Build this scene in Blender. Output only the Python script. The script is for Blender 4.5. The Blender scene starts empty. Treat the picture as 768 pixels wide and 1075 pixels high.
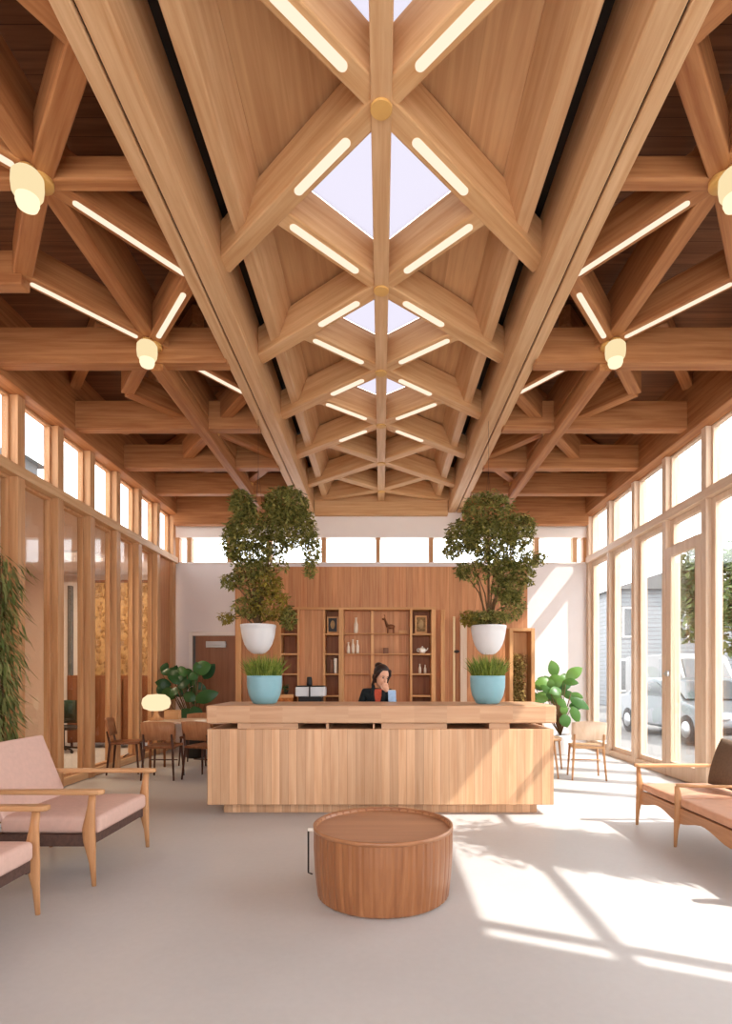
import bpy, math, random
from mathutils import Vector, Matrix
C = bpy.context.scene
COL = C.collection
PI = math.pi
R = random.Random(7)

# ------------------------------------------------------------------ colour
def lin(h):
    out = []
    for k in (0, 2, 4):
        v = int(h[k:k+2], 16) / 255
        out.append(v / 12.92 if v <= .04045 else ((v + .055) / 1.055) ** 2.4)
    return (out[0], out[1], out[2], 1)

# --------------------------------------------------------------- materials
def newmat(name):
    m = bpy.data.materials.new(name); m.use_nodes = True
    nt = m.node_tree; nt.nodes.clear()
    out = nt.nodes.new('ShaderNodeOutputMaterial')
    return m, nt, out

def principled(nt, out, rough=.5, spec=.3, metal=0):
    b = nt.nodes.new('ShaderNodeBsdfPrincipled')
    b.inputs['Roughness'].default_value = rough
    b.inputs['Specular IOR Level'].default_value = spec
    b.inputs['Metallic'].default_value = metal
    nt.links.new(b.outputs[0], out.inputs[0])
    return b

def plain(name, col, rough=.6, spec=.3, metal=0, var=.08, scale=9):
    """procedural colour with a soft mottling of its own"""
    m, nt, out = newmat(name)
    b = principled(nt, out, rough, spec, metal)
    c = lin(col) if isinstance(col, str) else col
    tc = nt.nodes.new('ShaderNodeTexCoord')
    n = nt.nodes.new('ShaderNodeTexNoise'); n.inputs['Scale'].default_value = scale
    n.inputs['Detail'].default_value = 4
    r = nt.nodes.new('ShaderNodeValToRGB')
    r.color_ramp.elements[0].position = .3; r.color_ramp.elements[1].position = .7
    r.color_ramp.elements[0].color = (c[0]*(1-var), c[1]*(1-var), c[2]*(1-var), 1)
    r.color_ramp.elements[1].color = (min(1, c[0]*(1+var)), min(1, c[1]*(1+var)), min(1, c[2]*(1+var)), 1)
    nt.links.new(tc.outputs['Object'], n.inputs['Vector'])
    nt.links.new(n.outputs[0], r.inputs[0]); nt.links.new(r.outputs[0], b.inputs['Base Color'])
    return m

def wood(name, light, dark, axis='X', grain=1.0, plank=None, rough=.5, pvar=.16, spec=.25, groove=.0):
    """grain runs along `axis`; plank = (axis, width) splits the face into boards"""
    m, nt, out = newmat(name)
    b = principled(nt, out, rough, spec)
    N, L = nt.nodes, nt.links
    tc = N.new('ShaderNodeTexCoord'); oi = N.new('ShaderNodeObjectInfo')
    add = N.new('ShaderNodeVectorMath'); add.operation = 'MULTIPLY_ADD'
    comb = N.new('ShaderNodeCombineXYZ')
    for k in range(3): L.new(oi.outputs['Random'], comb.inputs[k])
    L.new(comb.outputs[0], add.inputs[0]); add.inputs[1].default_value = (13.7, 31.1, 7.3)
    L.new(tc.outputs['Object'], add.inputs[2])
    src = add.outputs[0]
    fac_plank = None
    if plank:
        sep = N.new('ShaderNodeSeparateXYZ'); L.new(tc.outputs['Object'], sep.inputs[0])
        dv = N.new('ShaderNodeMath'); dv.operation = 'DIVIDE'; dv.inputs[1].default_value = plank[1]
        L.new(sep.outputs['XYZ'.index(plank[0])], dv.inputs[0])
        fl = N.new('ShaderNodeMath'); fl.operation = 'FLOOR'; L.new(dv.outputs[0], fl.inputs[0])
        wn = N.new('ShaderNodeTexWhiteNoise'); wn.noise_dimensions = '1D'; L.new(fl.outputs[0], wn.inputs['W'])
        a2 = N.new('ShaderNodeVectorMath'); a2.operation = 'MULTIPLY_ADD'
        L.new(wn.outputs['Color'], a2.inputs[0]); a2.inputs[1].default_value = (9, 9, 9); L.new(src, a2.inputs[2])
        src = a2.outputs[0]; fac_plank = wn.outputs['Value']
        if groove:
            fr = N.new('ShaderNodeMath'); fr.operation = 'FRACT'; L.new(dv.outputs[0], fr.inputs[0])
            lt = N.new('ShaderNodeMath'); lt.operation = 'LESS_THAN'; lt.inputs[1].default_value = groove
            L.new(fr.outputs[0], lt.inputs[0])
    mp = N.new('ShaderNodeMapping')
    s = [22 * grain] * 3; s['XYZ'.index(axis)] = 1.1 * grain
    mp.inputs['Scale'].default_value = s
    L.new(src, mp.inputs[0])
    n = N.new('ShaderNodeTexNoise'); n.inputs['Scale'].default_value = 1; n.inputs['Detail'].default_value = 6
    n.inputs['Roughness'].default_value = .6; n.inputs['Distortion'].default_value = .4
    L.new(mp.outputs[0], n.inputs['Vector'])
    r = N.new('ShaderNodeValToRGB')
    r.color_ramp.elements[0].position = .28; r.color_ramp.elements[1].position = .72
    r.color_ramp.elements[0].color = lin(dark); r.color_ramp.elements[1].color = lin(light)
    L.new(n.outputs[0], r.inputs[0])
    hsv = N.new('ShaderNodeHueSaturation'); L.new(r.outputs[0], hsv.inputs['Color'])
    mr = N.new('ShaderNodeMapRange'); mr.inputs['To Min'].default_value = 1 - pvar; mr.inputs['To Max'].default_value = 1 + pvar*.7
    L.new(fac_plank if fac_plank else oi.outputs['Random'], mr.inputs[0])
    if not fac_plank:
        mr.inputs['To Min'].default_value = .94; mr.inputs['To Max'].default_value = 1.05
    L.new(mr.outputs[0], hsv.inputs['Value'])
    col = hsv.outputs[0]
    if plank and groove:
        mx = N.new('ShaderNodeMix'); mx.data_type = 'RGBA'; L.new(lt.outputs[0], mx.inputs[0])
        L.new(col, mx.inputs[6]); d = lin(dark); mx.inputs[7].default_value = (d[0]*.45, d[1]*.4, d[2]*.35, 1)
        col = mx.outputs[2]
    L.new(col, b.inputs['Base Color'])
    return m

def emis(name, col, strength):
    m, nt, out = newmat(name)
    e = nt.nodes.new('ShaderNodeEmission'); e.inputs[0].default_value = col; e.inputs[1].default_value = strength
    nt.links.new(e.outputs[0], out.inputs[0]); return m

def glassmat(name, tint=(.96, .97, .97, 1), refl=.14):
    m, nt, out = newmat(name)
    t = nt.nodes.new('ShaderNodeBsdfTransparent'); t.inputs[0].default_value = tint
    g = nt.nodes.new('ShaderNodeBsdfGlossy'); g.inputs['Roughness'].default_value = .02
    f = nt.nodes.new('ShaderNodeFresnel'); f.inputs[0].default_value = 1.45
    mu = nt.nodes.new('ShaderNodeMath'); mu.operation = 'MULTIPLY'; mu.inputs[1].default_value = refl
    nt.links.new(f.outputs[0], mu.inputs[0])
    mx = nt.nodes.new('ShaderNodeMixShader'); nt.links.new(mu.outputs[0], mx.inputs[0])
    nt.links.new(t.outputs[0], mx.inputs[1]); nt.links.new(g.outputs[0], mx.inputs[2])
    nt.links.new(mx.outputs[0], out.inputs[0]); return m

def frosted(name, col):
    m, nt, out = newmat(name)
    t = nt.nodes.new('ShaderNodeBsdfTranslucent'); t.inputs[0].default_value = col
    nt.links.new(t.outputs[0], out.inputs[0]); return m

def leafmat(name, a, b_, rough=.5, trans=.25):
    m, nt, out = newmat(name)
    N, L = nt.nodes, nt.links
    g = N.new('ShaderNodeNewGeometry')
    r = N.new('ShaderNodeValToRGB'); r.color_ramp.elements[0].color = lin(a); r.color_ramp.elements[1].color = lin(b_)
    L.new(g.outputs['Random Per Island'], r.inputs[0])
    p = N.new('ShaderNodeBsdfPrincipled'); p.inputs['Roughness'].default_value = rough
    p.inputs['Specular IOR Level'].default_value = .3
    t = N.new('ShaderNodeBsdfTranslucent')
    L.new(r.outputs[0], p.inputs['Base Color']); L.new(r.outputs[0], t.inputs[0])
    mx = N.new('ShaderNodeMixShader'); mx.inputs[0].default_value = trans
    L.new(p.outputs[0], mx.inputs[1]); L.new(t.outputs[0], mx.inputs[2]); L.new(mx.outputs[0], out.inputs[0])
    return m

M = {}
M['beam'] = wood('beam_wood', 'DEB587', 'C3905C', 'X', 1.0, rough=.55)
M['post_y'] = wood('post_wood', 'D0A377', 'B28056', 'Z', 1.0, rough=.5)
M['rail_y'] = wood('rail_wood', 'DBB58B', 'C09163', 'Y', 1.0, rough=.5)
M['aisle'] = wood('aisle_beam_wood', 'BE8656', '935932', 'X', 1.0, rough=.55)  # darker, redder stain than the central beams, with aisle shade put into the colour
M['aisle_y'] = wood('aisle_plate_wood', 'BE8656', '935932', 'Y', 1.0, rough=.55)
M['pale_post'] = wood('pale_post_wood', 'E0C8B0', 'CFB194', 'Z', 1.0, rough=.45)
M['pale_rail'] = wood('pale_rail_wood', 'E0C8B0', 'CFB194', 'Y', 1.0, rough=.45)
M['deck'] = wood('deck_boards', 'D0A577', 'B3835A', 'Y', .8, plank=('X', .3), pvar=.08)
M['deckx'] = wood('aisle_deck_boards', '8C5E3F', '643C25', 'X', .8, plank=('Y', .14), pvar=.14, groove=.03)  # dark aisle deck, part of the ceiling shade put into its brown
M['desk'] = wood('desk_boards', 'D9B18C', 'BE8E66', 'Z', .9, plank=('X', .085), pvar=.17, groove=.025, rough=.4)
M['desktop'] = wood('desktop_wood', 'CFA783', 'B88B67', 'X', .8, plank=('X', .33), pvar=.08, rough=.4)
M['panel'] = wood('panel_boards', 'D39A6C', 'B4754C', 'Z', .9, plank=('X', .11), pvar=.13, groove=.02)
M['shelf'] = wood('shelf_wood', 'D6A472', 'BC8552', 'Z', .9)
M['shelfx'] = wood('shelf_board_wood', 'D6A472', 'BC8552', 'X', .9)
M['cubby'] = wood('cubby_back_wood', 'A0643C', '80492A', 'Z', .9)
M['drum'] = wood('drum_wood', '9C6842', '744528', 'Z', 1.0, rough=.32, spec=.4)
M['drumtop'] = wood('drum_top_wood', 'B07C56', '93613F', 'X', .7, rough=.32, spec=.4)
M['oak'] = wood('chair_oak', 'C69468', 'A5734A', 'Z', 1.6, rough=.4)
M['oakx'] = wood('chair_oak_arm', 'CA9C70', 'AC7E54', 'X', 1.4, rough=.4)
M['oaky'] = wood('chair_oak_rail', 'C2916A', 'A3714C', 'Y', 1.4, rough=.4)
M['brownwood'] = wood('brown_wood', '8C5836', '66391F', 'Z', 1.4, rough=.45)
M['darkleg'] = wood('dark_leg_wood', '59372A', '3C231A', 'Z', 1.6, rough=.45)
M['doorwood'] = wood('door_veneer', '9C6E53', '8A5E45', 'Z', .7, rough=.5)
M['webbing'] = plain('dark_webbing', '5A443C', .8, .2, var=.2, scale=40)
M['pink'] = plain('pink_fabric', 'D0AEA0', .9, .15, var=.04, scale=30)
M['terra'] = plain('terracotta_leather', 'CF9C7E', .55, .3, var=.06, scale=14)
M['pillow'] = plain('brown_linen', '6F5C4C', .95, .1, var=.12, scale=50)
M['white'] = plain('white_paint', 'E8E0DC', .8, .2, var=.012, scale=3)
M['offwhite'] = plain('white_header_paint', 'F0E8E0', .8, .2, var=.012, scale=3)
M['pinkwall'] = plain('annex_plaster', 'D9C2B0', .85, .2, var=.03, scale=3)
M['gold'] = plain('gold_wallpaper', 'A8865A', .6, .3, var=.25, scale=14)
M['gold_dark'] = plain('gold_leaf_print', '8E6A40', .6, .3, var=.2, scale=14)
M['batten'] = wood('batten_wood', 'EDD3A6', 'DDBD8A', 'Z')  # pale tone stands for sun catching the edge of a wood trim
M['ceramic'] = plain('cream_ceramic', 'DCC9B2', .5, .3, var=.04)
M['chairback'] = wood('chair_back_wood', 'B07C56', '925F3E', 'Z', 1.2, rough=.45)
M['grey'] = plain('grey_paint', '5E5D5A', .6, .3)
M['metal'] = plain('brushed_steel', 'B9BBBD', .35, .5, .9, var=.04)
M['dmetal'] = plain('dark_metal', '2E2A28', .45, .4, .5)
M['brass'] = plain('wood_disc', 'D3A45E', .5, .3, var=.05)
M['black'] = plain('black_plastic', '1E1C1B', .5, .3)
M['silver'] = plain('silver_plastic', 'D3D6DA', .35, .5, var=.02)
M['wpot'] = plain('white_glaze', 'D6D4D3', .45, .4, var=.015)
M['bpot'] = plain('turquoise_glaze', '80ABB4', .4, .4, var=.05, scale=6)
M['soil'] = plain('potting_soil', '3A2A1E', .95, .1, var=.3, scale=40)
M['bark'] = plain('stem_bark', '6B5238', .85, .1, var=.2, scale=30)
M['leaf'] = leafmat('tree_leaf', '525826', 'A79C55')
M['leafy'] = leafmat('yellow_leaf', '7A6A2C', 'A5923F')
M['grass'] = leafmat('grass_leaf', '4E6A24', '9AA24A')
M['bamboo'] = leafmat('bamboo_leaf', '4A5A28', '93925A')
M['monst'] = leafmat('big_dark_leaf', '1A3C20', '3A6430', .35, .1)
M['fig'] = leafmat('fig_leaf', '305A28', '6F9848', .35, .2)
M['moss'] = leafmat('dried_moss', '6F5A2A', 'B79A58', .9, .1)
M['street_leaf'] = leafmat('street_leaf', '46542F', '76824E')
M['glass'] = glassmat('window_glass')
M['sky_glass'] = frosted('frosted_glass', (.35, .34, .365, 1))
M['strip'] = emis('strip_light_glow', (1, .81, .61, 1), .58)
M['lamp'] = emis('lamp_glow', (1, .79, .45, 1), .50)
M['lamp_low'] = emis('lamp_glow_lower', (1, .84, .53, 1), .66)
M['tlamp'] = emis('table_lamp_glow', (1, .76, .46, 1), .58)
M['skin'] = plain('skin', 'D9A587', .55, .3, var=.03)
M['hair'] = plain('dark_hair', '2E1C14', .5, .35, var=.3, scale=60)
M['jacket'] = plain('dark_cloth', '22282A', .85, .15, var=.3, scale=25)
M['blouse'] = plain('orange_red_cloth', 'B5513A', .85, .15, var=.15, scale=30)
M['trouser'] = plain('trouser_cloth', '2A2C33', .9, .1)
M['paleblue'] = plain('pale_blue_card', '9DB8D6', .7, .2, var=.1, scale=30)
M['lip'] = plain('lip', 'A8574C', .5, .3)
M['eye'] = plain('eye', '2A1A14', .3, .5)
M['paper'] = plain('cream_paper', 'EFE6D8', .8, .2, var=.02)
M['crate'] = plain('painted_crate', 'B06A38', .8, .2, var=.45, scale=22)
M['concrete'] = plain('pavement', '6E6B68', .9, .1, var=.06, scale=2)
M['asphalt'] = plain('asphalt', '8C8A88', .9, .1, var=.08, scale=3)
M['carpaint'] = plain('silver_car_paint', '66696C', .3, .5, .2, var=.01)
M['vanpaint'] = plain('brown_grey_van_paint', '6E6C6A', .35, .5, var=.01)
M['carglass'] = plain('car_glass', '4A4B4C', .1, .6, var=.02)
M['tyre'] = plain('tyre', '2B2A2A', .8, .2)
M['facade'] = plain('house_render', '7A7A7A', .9, .1, var=.03, scale=1)
M['siding'] = wood('house_siding', '808284', '747678', 'Y', .3, plank=('Z', .2), pvar=.06, groove=.12)
M['roofing'] = plain('roof_sheet', '5E5C5A', .8, .2, var=.08, scale=3)

def floor_material():
    m, nt, out = newmat('polished_concrete'); N, L = nt.nodes, nt.links
    b = principled(nt, out, .38, .35)
    tc = N.new('ShaderNodeTexCoord')
    n1 = N.new('ShaderNodeTexNoise'); n1.inputs['Scale'].default_value = .8; n1.inputs['Detail'].default_value = 7
    n2 = N.new('ShaderNodeTexNoise'); n2.inputs['Scale'].default_value = 24; n2.inputs['Detail'].default_value = 5
    L.new(tc.outputs['Object'], n1.inputs['Vector']); L.new(tc.outputs['Object'], n2.inputs['Vector'])
    mx = N.new('ShaderNodeMath'); mx.operation = 'MULTIPLY_ADD'; mx.inputs[1].default_value = .25
    L.new(n2.outputs[0], mx.inputs[0]); L.new(n1.outputs[0], mx.inputs[2])
    r = N.new('ShaderNodeValToRGB')
    r.color_ramp.elements[0].position = .4; r.color_ramp.elements[1].position = .85
    r.color_ramp.elements[0].color = lin('B6B3B0'); r.color_ramp.elements[1].color = lin('C4C1BE')
    L.new(mx.outputs[0], r.inputs[0]); L.new(r.outputs[0], b.inputs['Base Color'])
    rr = N.new('ShaderNodeMapRange'); rr.inputs['To Min'].default_value = .32; rr.inputs['To Max'].default_value = .5
    L.new(n1.outputs[0], rr.inputs[0]); L.new(rr.outputs[0], b.inputs['Roughness'])
    return m
M['floor'] = floor_material()

# ------------------------------------------------------------ mesh builder
class MB:
    def __init__(s): s.v = []; s.f = []; s.sm = []
    def add(s, vs, fs, smooth=False):
        o = len(s.v); s.v += [Vector(p) for p in vs]
        for f in fs: s.f.append([i + o for i in f]); s.sm.append(smooth)
        return s
    def box(s, x0, x1, y0, y1, z0, z1, mat=None):
        vs = [Vector(p) for p in ((x0,y0,z0),(x1,y0,z0),(x1,y1,z0),(x0,y1,z0),(x0,y0,z1),(x1,y0,z1),(x1,y1,z1),(x0,y1,z1))]
        if mat: vs = [mat @ p for p in vs]
        return s.add(vs, [(3,2,1,0),(4,5,6,7),(0,1,5,4),(1,2,6,5),(2,3,7,6),(3,0,4,7)])
    def tube(s, pts, rad, n=10, flat=1.0, up=Vector((0,0,1)), caps=True):
        """swept tube through pts; flat squeezes the second axis"""
        pts = [Vector(p) for p in pts]
        if not isinstance(rad, (list, tuple)): rad = [rad] * len(pts)
        o = []
        dd = pts[-1]-pts[0]
        if abs(dd.normalized().z) > .75 and abs(up.z) > .5: up = Vector((0, 1, 0))
        for i, p in enumerate(pts):
            d = (pts[min(i+1, len(pts)-1)] - pts[max(i-1, 0)]).normalized()
            u = d.cross(up)
            if u.length < 1e-4: u = d.cross(Vector((0,1,0)))
            u.normalize(); w = d.cross(u).normalized()
            for k in range(n):
                a = 2*PI*k/n
                o.append(p + u*math.cos(a)*rad[i] + w*math.sin(a)*rad[i]*flat)
        fs = []
        for i in range(len(pts)-1):
            for k in range(n):
                fs.append((i*n+k, i*n+(k+1)%n, (i+1)*n+(k+1)%n, (i+1)*n+k))
        if caps:
            fs.append(list(range(n))[::-1]); fs.append([(len(pts)-1)*n+k for k in range(n)])
        return s.add(o, fs, True)
    def lathe(s, prof, c=(0,0,0), n=40, sx=1, sy=1, ribs=0, rdepth=0, smooth=True):
        o = []; fs = []
        for r, z in prof:
            for k in range(n):
                a = 2*PI*k/n
                rr = r
                if ribs and r > 0: rr = r - rdepth*(1 if (k % 4 == 0) else 0)
                o.append((c[0]+rr*math.cos(a)*sx, c[1]+rr*math.sin(a)*sy, c[2]+z))
        for i in range(len(prof)-1):
            for k in range(n):
                fs.append((i*n+k, i*n+(k+1)%n, (i+1)*n+(k+1)%n, (i+1)*n+k))
        s.add(o, fs, smooth)
        if prof[0][0] > 1e-5: s.add([o[k] for k in range(n)], [list(range(n))[::-1]])
        if prof[-1][0] > 1e-5: s.add([o[(len(prof)-1)*n+k] for k in range(n)], [list(range(n))])
        return s
    def prism(s, poly, axis, a0, a1):
        """2-D polygon swept along an axis"""
        def P(p, a):
            return {'X': (a, p[0], p[1]), 'Y': (p[0], a, p[1]), 'Z': (p[0], p[1], a)}[axis]
        n = len(poly)
        vs = [P(p, a0) for p in poly] + [P(p, a1) for p in poly]
        fs = [list(range(n))[::-1], list(range(n, 2*n))] + [(i, (i+1)%n, n+(i+1)%n, n+i) for i in range(n)]
        return s.add(vs, fs)
    def ball(s, c, rx, ry, rz, n=14, m=9):
        prof = [(math.sin(PI*i/m), -math.cos(PI*i/m)) for i in range(m+1)]
        o = []; fs = []
        for r, z in prof:
            for k in range(n):
                a = 2*PI*k/n; o.append((c[0]+r*math.cos(a)*rx, c[1]+r*math.sin(a)*ry, c[2]+z*rz))
        for i in range(m):
            for k in range(n): fs.append((i*n+k, i*n+(k+1)%n, (i+1)*n+(k+1)%n, (i+1)*n+k))
        return s.add(o, fs, True)
    def build(s, name, mat, parent=None, bevel=0, seg=2, subsurf=0, loc=None, mw=None, fixn=True):
        me = bpy.data.meshes.new(name)
        me.from_pydata([tuple(p) for p in s.v], [], s.f)
        for p, k in zip(me.polygons, s.sm): p.use_smooth = k
        me.materials.append(mat if not isinstance(mat, str) else M[mat])
        if fixn:
            import bmesh
            bm = bmesh.new(); bm.from_mesh(me)
            bmesh.ops.remove_doubles(bm, verts=bm.verts, dist=1e-6)
            bmesh.ops.recalc_face_normals(bm, faces=bm.faces); bm.to_mesh(me); bm.free()
        o = bpy.data.objects.new(name, me); COL.objects.link(o)
        if parent: o.parent = parent
        if loc: o.location = loc
        if mw is not None: o.matrix_local = mw
        if bevel:
            b = o.modifiers.new('bevel', 'BEVEL'); b.width = bevel; b.segments = seg; b.limit_method = 'ANGLE'
            b.angle_limit = math.radians(40); b.harden_normals = False
        if subsurf:
            q = o.modifiers.new('subsurf', 'SUBSURF'); q.levels = subsurf; q.render_levels = subsurf
        return o

def tag(o, label=None, cat=None, group=None, kind=None):
    if cat in ('beam', 'joist'): kind = 'structure'
    if label: o['label'] = label
    if cat: o['category'] = cat
    if group: o['group'] = group
    if kind: o['kind'] = kind
    return o
def S(o): o['kind'] = 'structure'; return o
TN = [0]; WN = [0]
def T_(mb, mat, bevel=0):
    TN[0] += 1; return S(mb.build('trim_%d' % TN[0], mat, bevel=bevel))
def wname():
    WN[0] += 1; return 'window_%d' % WN[0]
def thing(name, label, cat, loc=(0,0,0), rz=0, group=None):
    o = bpy.data.objects.new(name, None); COL.objects.link(o); o.empty_display_size = .1
    o.location = loc; o.rotation_euler = (0, 0, rz)
    return tag(o, label, cat, group)
def copy_tree(o, parent=None):
    c = o.copy(); COL.objects.link(c)
    if parent: c.parent = parent
    for ch in list(o.children): copy_tree(ch, c)
    return c

# beam with its own local axis: p0 -> p1 is the centre line of its underside
def beam_mesh(p0, p1, w, h, name, mat='beam', bevel=.012, parent=None):
    p0, p1 = Vector(p0), Vector(p1); d = p1 - p0; L = d.length
    x = d.normalized(); y = Vector((0,0,1)).cross(x).normalized(); z = x.cross(y)
    mw = Matrix((x, y, z)).transposed().to_4x4(); mw.translation = p0
    return MB().box(0, L, -w/2, w/2, 0, h).build(name, mat, parent, bevel, mw=mw)

H = 1.4                  # eye height
ORD = ['nearest', 'second', 'third', 'fourth', 'fifth', 'sixth', 'seventh', 'eighth']
SIDES = ((-1, 'bamboo'), (1, 'street'))
XW = 4.06; YB = 11.0; YF = -3.2

# =================================================================== SHELL
S(MB().box(-XW-.2, XW+.2, YF, YB+.2, -.1, 0).build('floor', 'floor'))
# street and annex ground
S(MB().box(XW+.2, 60, YF-20, 70, -.16, -.05).build('ground', 'concrete'))
S(MB().box(-9.0, -XW-.2, YF, 12.4, -.1, -.002).build('floor_annex', 'floor'))
# front facade behind the viewer: tall glazed opening
for k, x in enumerate((-4.06, -2.03, 0, 2.03, 4.06)):
    T_(MB().box(x-.09, x+.09, YF-.2, YF, 0, 4.5), 'post_y', .006)
S(MB().box(-4.3, 4.3, YF-.2, YF, 4.5, 5.4).build('wall_front', 'rail_y'))

# --- back wall
S(MB().box(-XW-.15, XW+.15, YB, YB+.2, 0, 3.6).build('wall_back', 'white'))
S(MB().box(-XW-.15, XW+.15, YB, YB+.2, 4.12, 5.5).build('upper_back_wall', 'offwhite'))
edges = [-4.0, -3.77, -2.98, -2.2, -1.13, -.065, .98, 2.1, 3.05, 3.8, 4.0]
for k, x in enumerate(edges):
    T_(MB().box(x-.045, x+.045, YB+.02, YB+.18, 3.6, 4.12), 'post_y', .004)
T_(MB().box(-XW, XW, YB-.02, YB+.2, 3.6, 3.63), 'offwhite', 0)
for k in range(len(edges)-1):
    if edges[k+1]-edges[k] < .3: continue
    S(MB().box(edges[k]+.045, edges[k+1]-.045, YB+.09, YB+.1, 3.63, 4.12).build(wname(), 'glass'))

# --- timber feature wall with shelves
S(MB().box(-2.6, 2.6, 10.0, 10.12, 0, 3.35).build('timber_wall', 'panel'))

# --- left and right walls -----------------------------------------------
def window_bay(side, y0, y1, idx, solid=False, wide=False):
    """upper clerestory pane + lower pane between two posts"""
    s = side
    x = s*XW
    r = S(bpy.data.objects.new(wname(), None)); COL.objects.link(r)
    pm = 'post_y' if s < 0 else 'pale_post'; rm = 'rail_y' if s < 0 else 'pale_rail'
    fw = .035 if s < 0 else .075
    for part, (z0, z1) in (('upper', (3.69 if wide else 3.72, 4.5)), ('lower', (.1, 3.63 if wide else 3.6))):
        if part == 'lower' and solid: continue
        fr = MB()
        a, b = min(x+s*.02, x+s*.09), max(x+s*.02, x+s*.09)
        f = .03 if part == 'upper' else fw
        if wide: f, a, b = .02, x+.02, x+.05
        fr.box(a, b, y0, y0+f, z0, z1).box(a, b, y1-f, y1, z0, z1)
        fr.box(a, b, y0+f, y1-f, z1-f, z1).box(a, b, y0+f, y1-f, z0, z0+f)
        S(fr.build('%s_frame' % part, pm, r, .004))
        g = MB().box(x+s*.05-.004, x+s*.05+.004, y0+f, y1-f, z0+f, z1-f)
        S(g.build('%s_pane' % part, 'glass', r))
    return r

LY = [YB - .14 - .77*k for k in range(0, 17)]
RY = [YB - .06 - .985*k for k in range(0, 6)] + [3.5, 1.62, 1.40]  # unseen near bays widened, their posts slimmed, to shape the sun on the floor
# left posts
for k, y in enumerate(LY):
    T_(MB().box(-XW-.11, -XW+.07, y-.065, y+.065, 0, 4.5), 'post_y', .006)
for k in range(len(LY)-1):
    window_bay(-1, LY[k+1]+.065, LY[k]-.065, 10+k, solid=(k == 0))
T_(MB().box(-XW-.06, -XW-.0, LY[1]+.065, LY[0]-.065, 0, 3.6), 'panel', .003)
T_(MB().box(-XW-.1, -XW+.09, YF, YB, 3.6, 3.72), 'rail_y', .006)
S(MB().box(-XW-.1, -XW+.04, YF, YB, 0, .1).build('baseboard_left', 'rail_y', bevel=.006))
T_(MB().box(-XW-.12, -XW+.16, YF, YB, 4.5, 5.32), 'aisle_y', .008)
# right posts; glazing starts at y = 1.55, the wall is solid before it
for k, y in enumerate(RY):
    w_ = .055 if k < 6 else .03
    a_, b_ = (XW-.05, XW+.16) if k < 6 else (XW, XW+.09)
    T_(MB().box(a_, b_, y-w_, y+w_, 0, 4.5), 'pale_post', .006)
for k in range(len(RY)-1):
    window_bay(1, RY[k+1]+(.055 if k < 5 else .03), RY[k]-(.055 if k < 6 else .03), k, wide=(k > 4))
T_(MB().box(XW-.07, XW+.12, 5.96, YB, 3.6, 3.72), 'pale_rail', .006)
T_(MB().box(XW, XW+.06, 1.2, 5.96, 3.63, 3.69), 'pale_rail', .004)
S(MB().box(XW-.03, XW+.12, 1.2, YB, 0, .1).build('baseboard_right', 'pale_rail', bevel=.006))
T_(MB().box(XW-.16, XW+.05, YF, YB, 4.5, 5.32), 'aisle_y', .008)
S(MB().box(XW, XW+.2, YF, 1.40, 0, 5.0).build('wall_right', 'white'))

# glazed door leaf in the fourth bay of the right wall
dy0, dy1 = RY[4]+.06, RY[3]-.06
dr = S(bpy.data.objects.new('door_1', None)); COL.objects.link(dr); dr.location = (XW-.02, dy0, .02)
W_ = dy1-dy0
f = MB().box(-.03, .03, 0, .13, 0, 3.18).box(-.03, .03, W_-.13, W_, 0, 3.18).box(-.03, .03, .13, W_-.13, 3.04, 3.18).box(-.03, .03, .13, W_-.13, 0, .2)
S(f.build('door_frame', 'pale_post', dr, .005))
S(MB().box(-.004, .004, .13, W_-.13, .2, 3.04).build('pane', 'glass', dr))
S(MB().box(-.06, -.03, W_-.1, W_-.03, 1.38, 1.46).box(-.09, -.06, W_-.16, W_-.04, 1.405, 1.43).build('door_handle', 'metal', dr, .004))

# solid door in the back wall, left
dr = S(bpy.data.objects.new('door_2', None)); COL.objects.link(dr); dr.location = (-3.2, YB-.03, 0)
S(MB().box(-.47, .47, -.03, .02, 0, 2.19).build('door_leaf', 'doorwood', dr, .004))
S(MB().box(-.54, -.47, -.05, .03, 0, 2.26).box(.47, .54, -.05, .03, 0, 2.26).box(-.47, .47, -.05, .03, 2.19, 2.26).build('door_frame', 'offwhite', dr, .004))
S(MB().box(-.46, -.41, -.036, -.03, .02, 2.18).build('edge_strip', 'grey', dr))
S(MB().box(-.2, .18, -.075, -.03, 1.96, 2.08).box(-.16, .2, -.095, -.075, 2.0, 2.03).build('door_closer', 'metal', dr, .004))

# roof decks
ZD, ZS = 5.12, 5.3
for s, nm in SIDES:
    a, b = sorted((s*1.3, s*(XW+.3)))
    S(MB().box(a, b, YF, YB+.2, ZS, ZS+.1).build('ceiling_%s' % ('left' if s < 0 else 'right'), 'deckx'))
dc = [1.77, 3.35, 4.93, 6.27, 7.6, 8.95, 10.3]
XC = .78
NSKY = 4
cb = MB()
for s in (-1, 1):
    cb.add([(s*1.12, YF, ZD), (0, YF, ZD), (0, dc[0], ZD), (s*1.12, dc[0], ZD)], [(0,1,2,3)])
    for i in range(len(dc)-1):
        d0, d1 = dc[i], dc[i+1]; mid = (d0+d1)/2
        if i < NSKY:
            cb.add([(s*1.12, d0, ZD), (0, d0, ZD), (s*XC, mid, ZD), (s*1.12, mid, ZD)], [(0,1,2,3)])
            cb.add([(s*1.12, mid, ZD), (s*XC, mid, ZD), (0, d1, ZD), (s*1.12, d1, ZD)], [(0,1,2,3)])
        else:
            cb.add([(s*1.12, d0, ZD), (0, d0, ZD), (0, d1, ZD), (s*1.12, d1, ZD)], [(0,1,2,3)])
    cb.add([(s*1.12, dc[-1], ZD), (0, dc[-1], ZD), (0, YB+.2, ZD), (s*1.12, YB+.2, ZD)], [(0,1,2,3)])
cd = cb.build('ceiling_center', 'deck'); S(cd)
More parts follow.
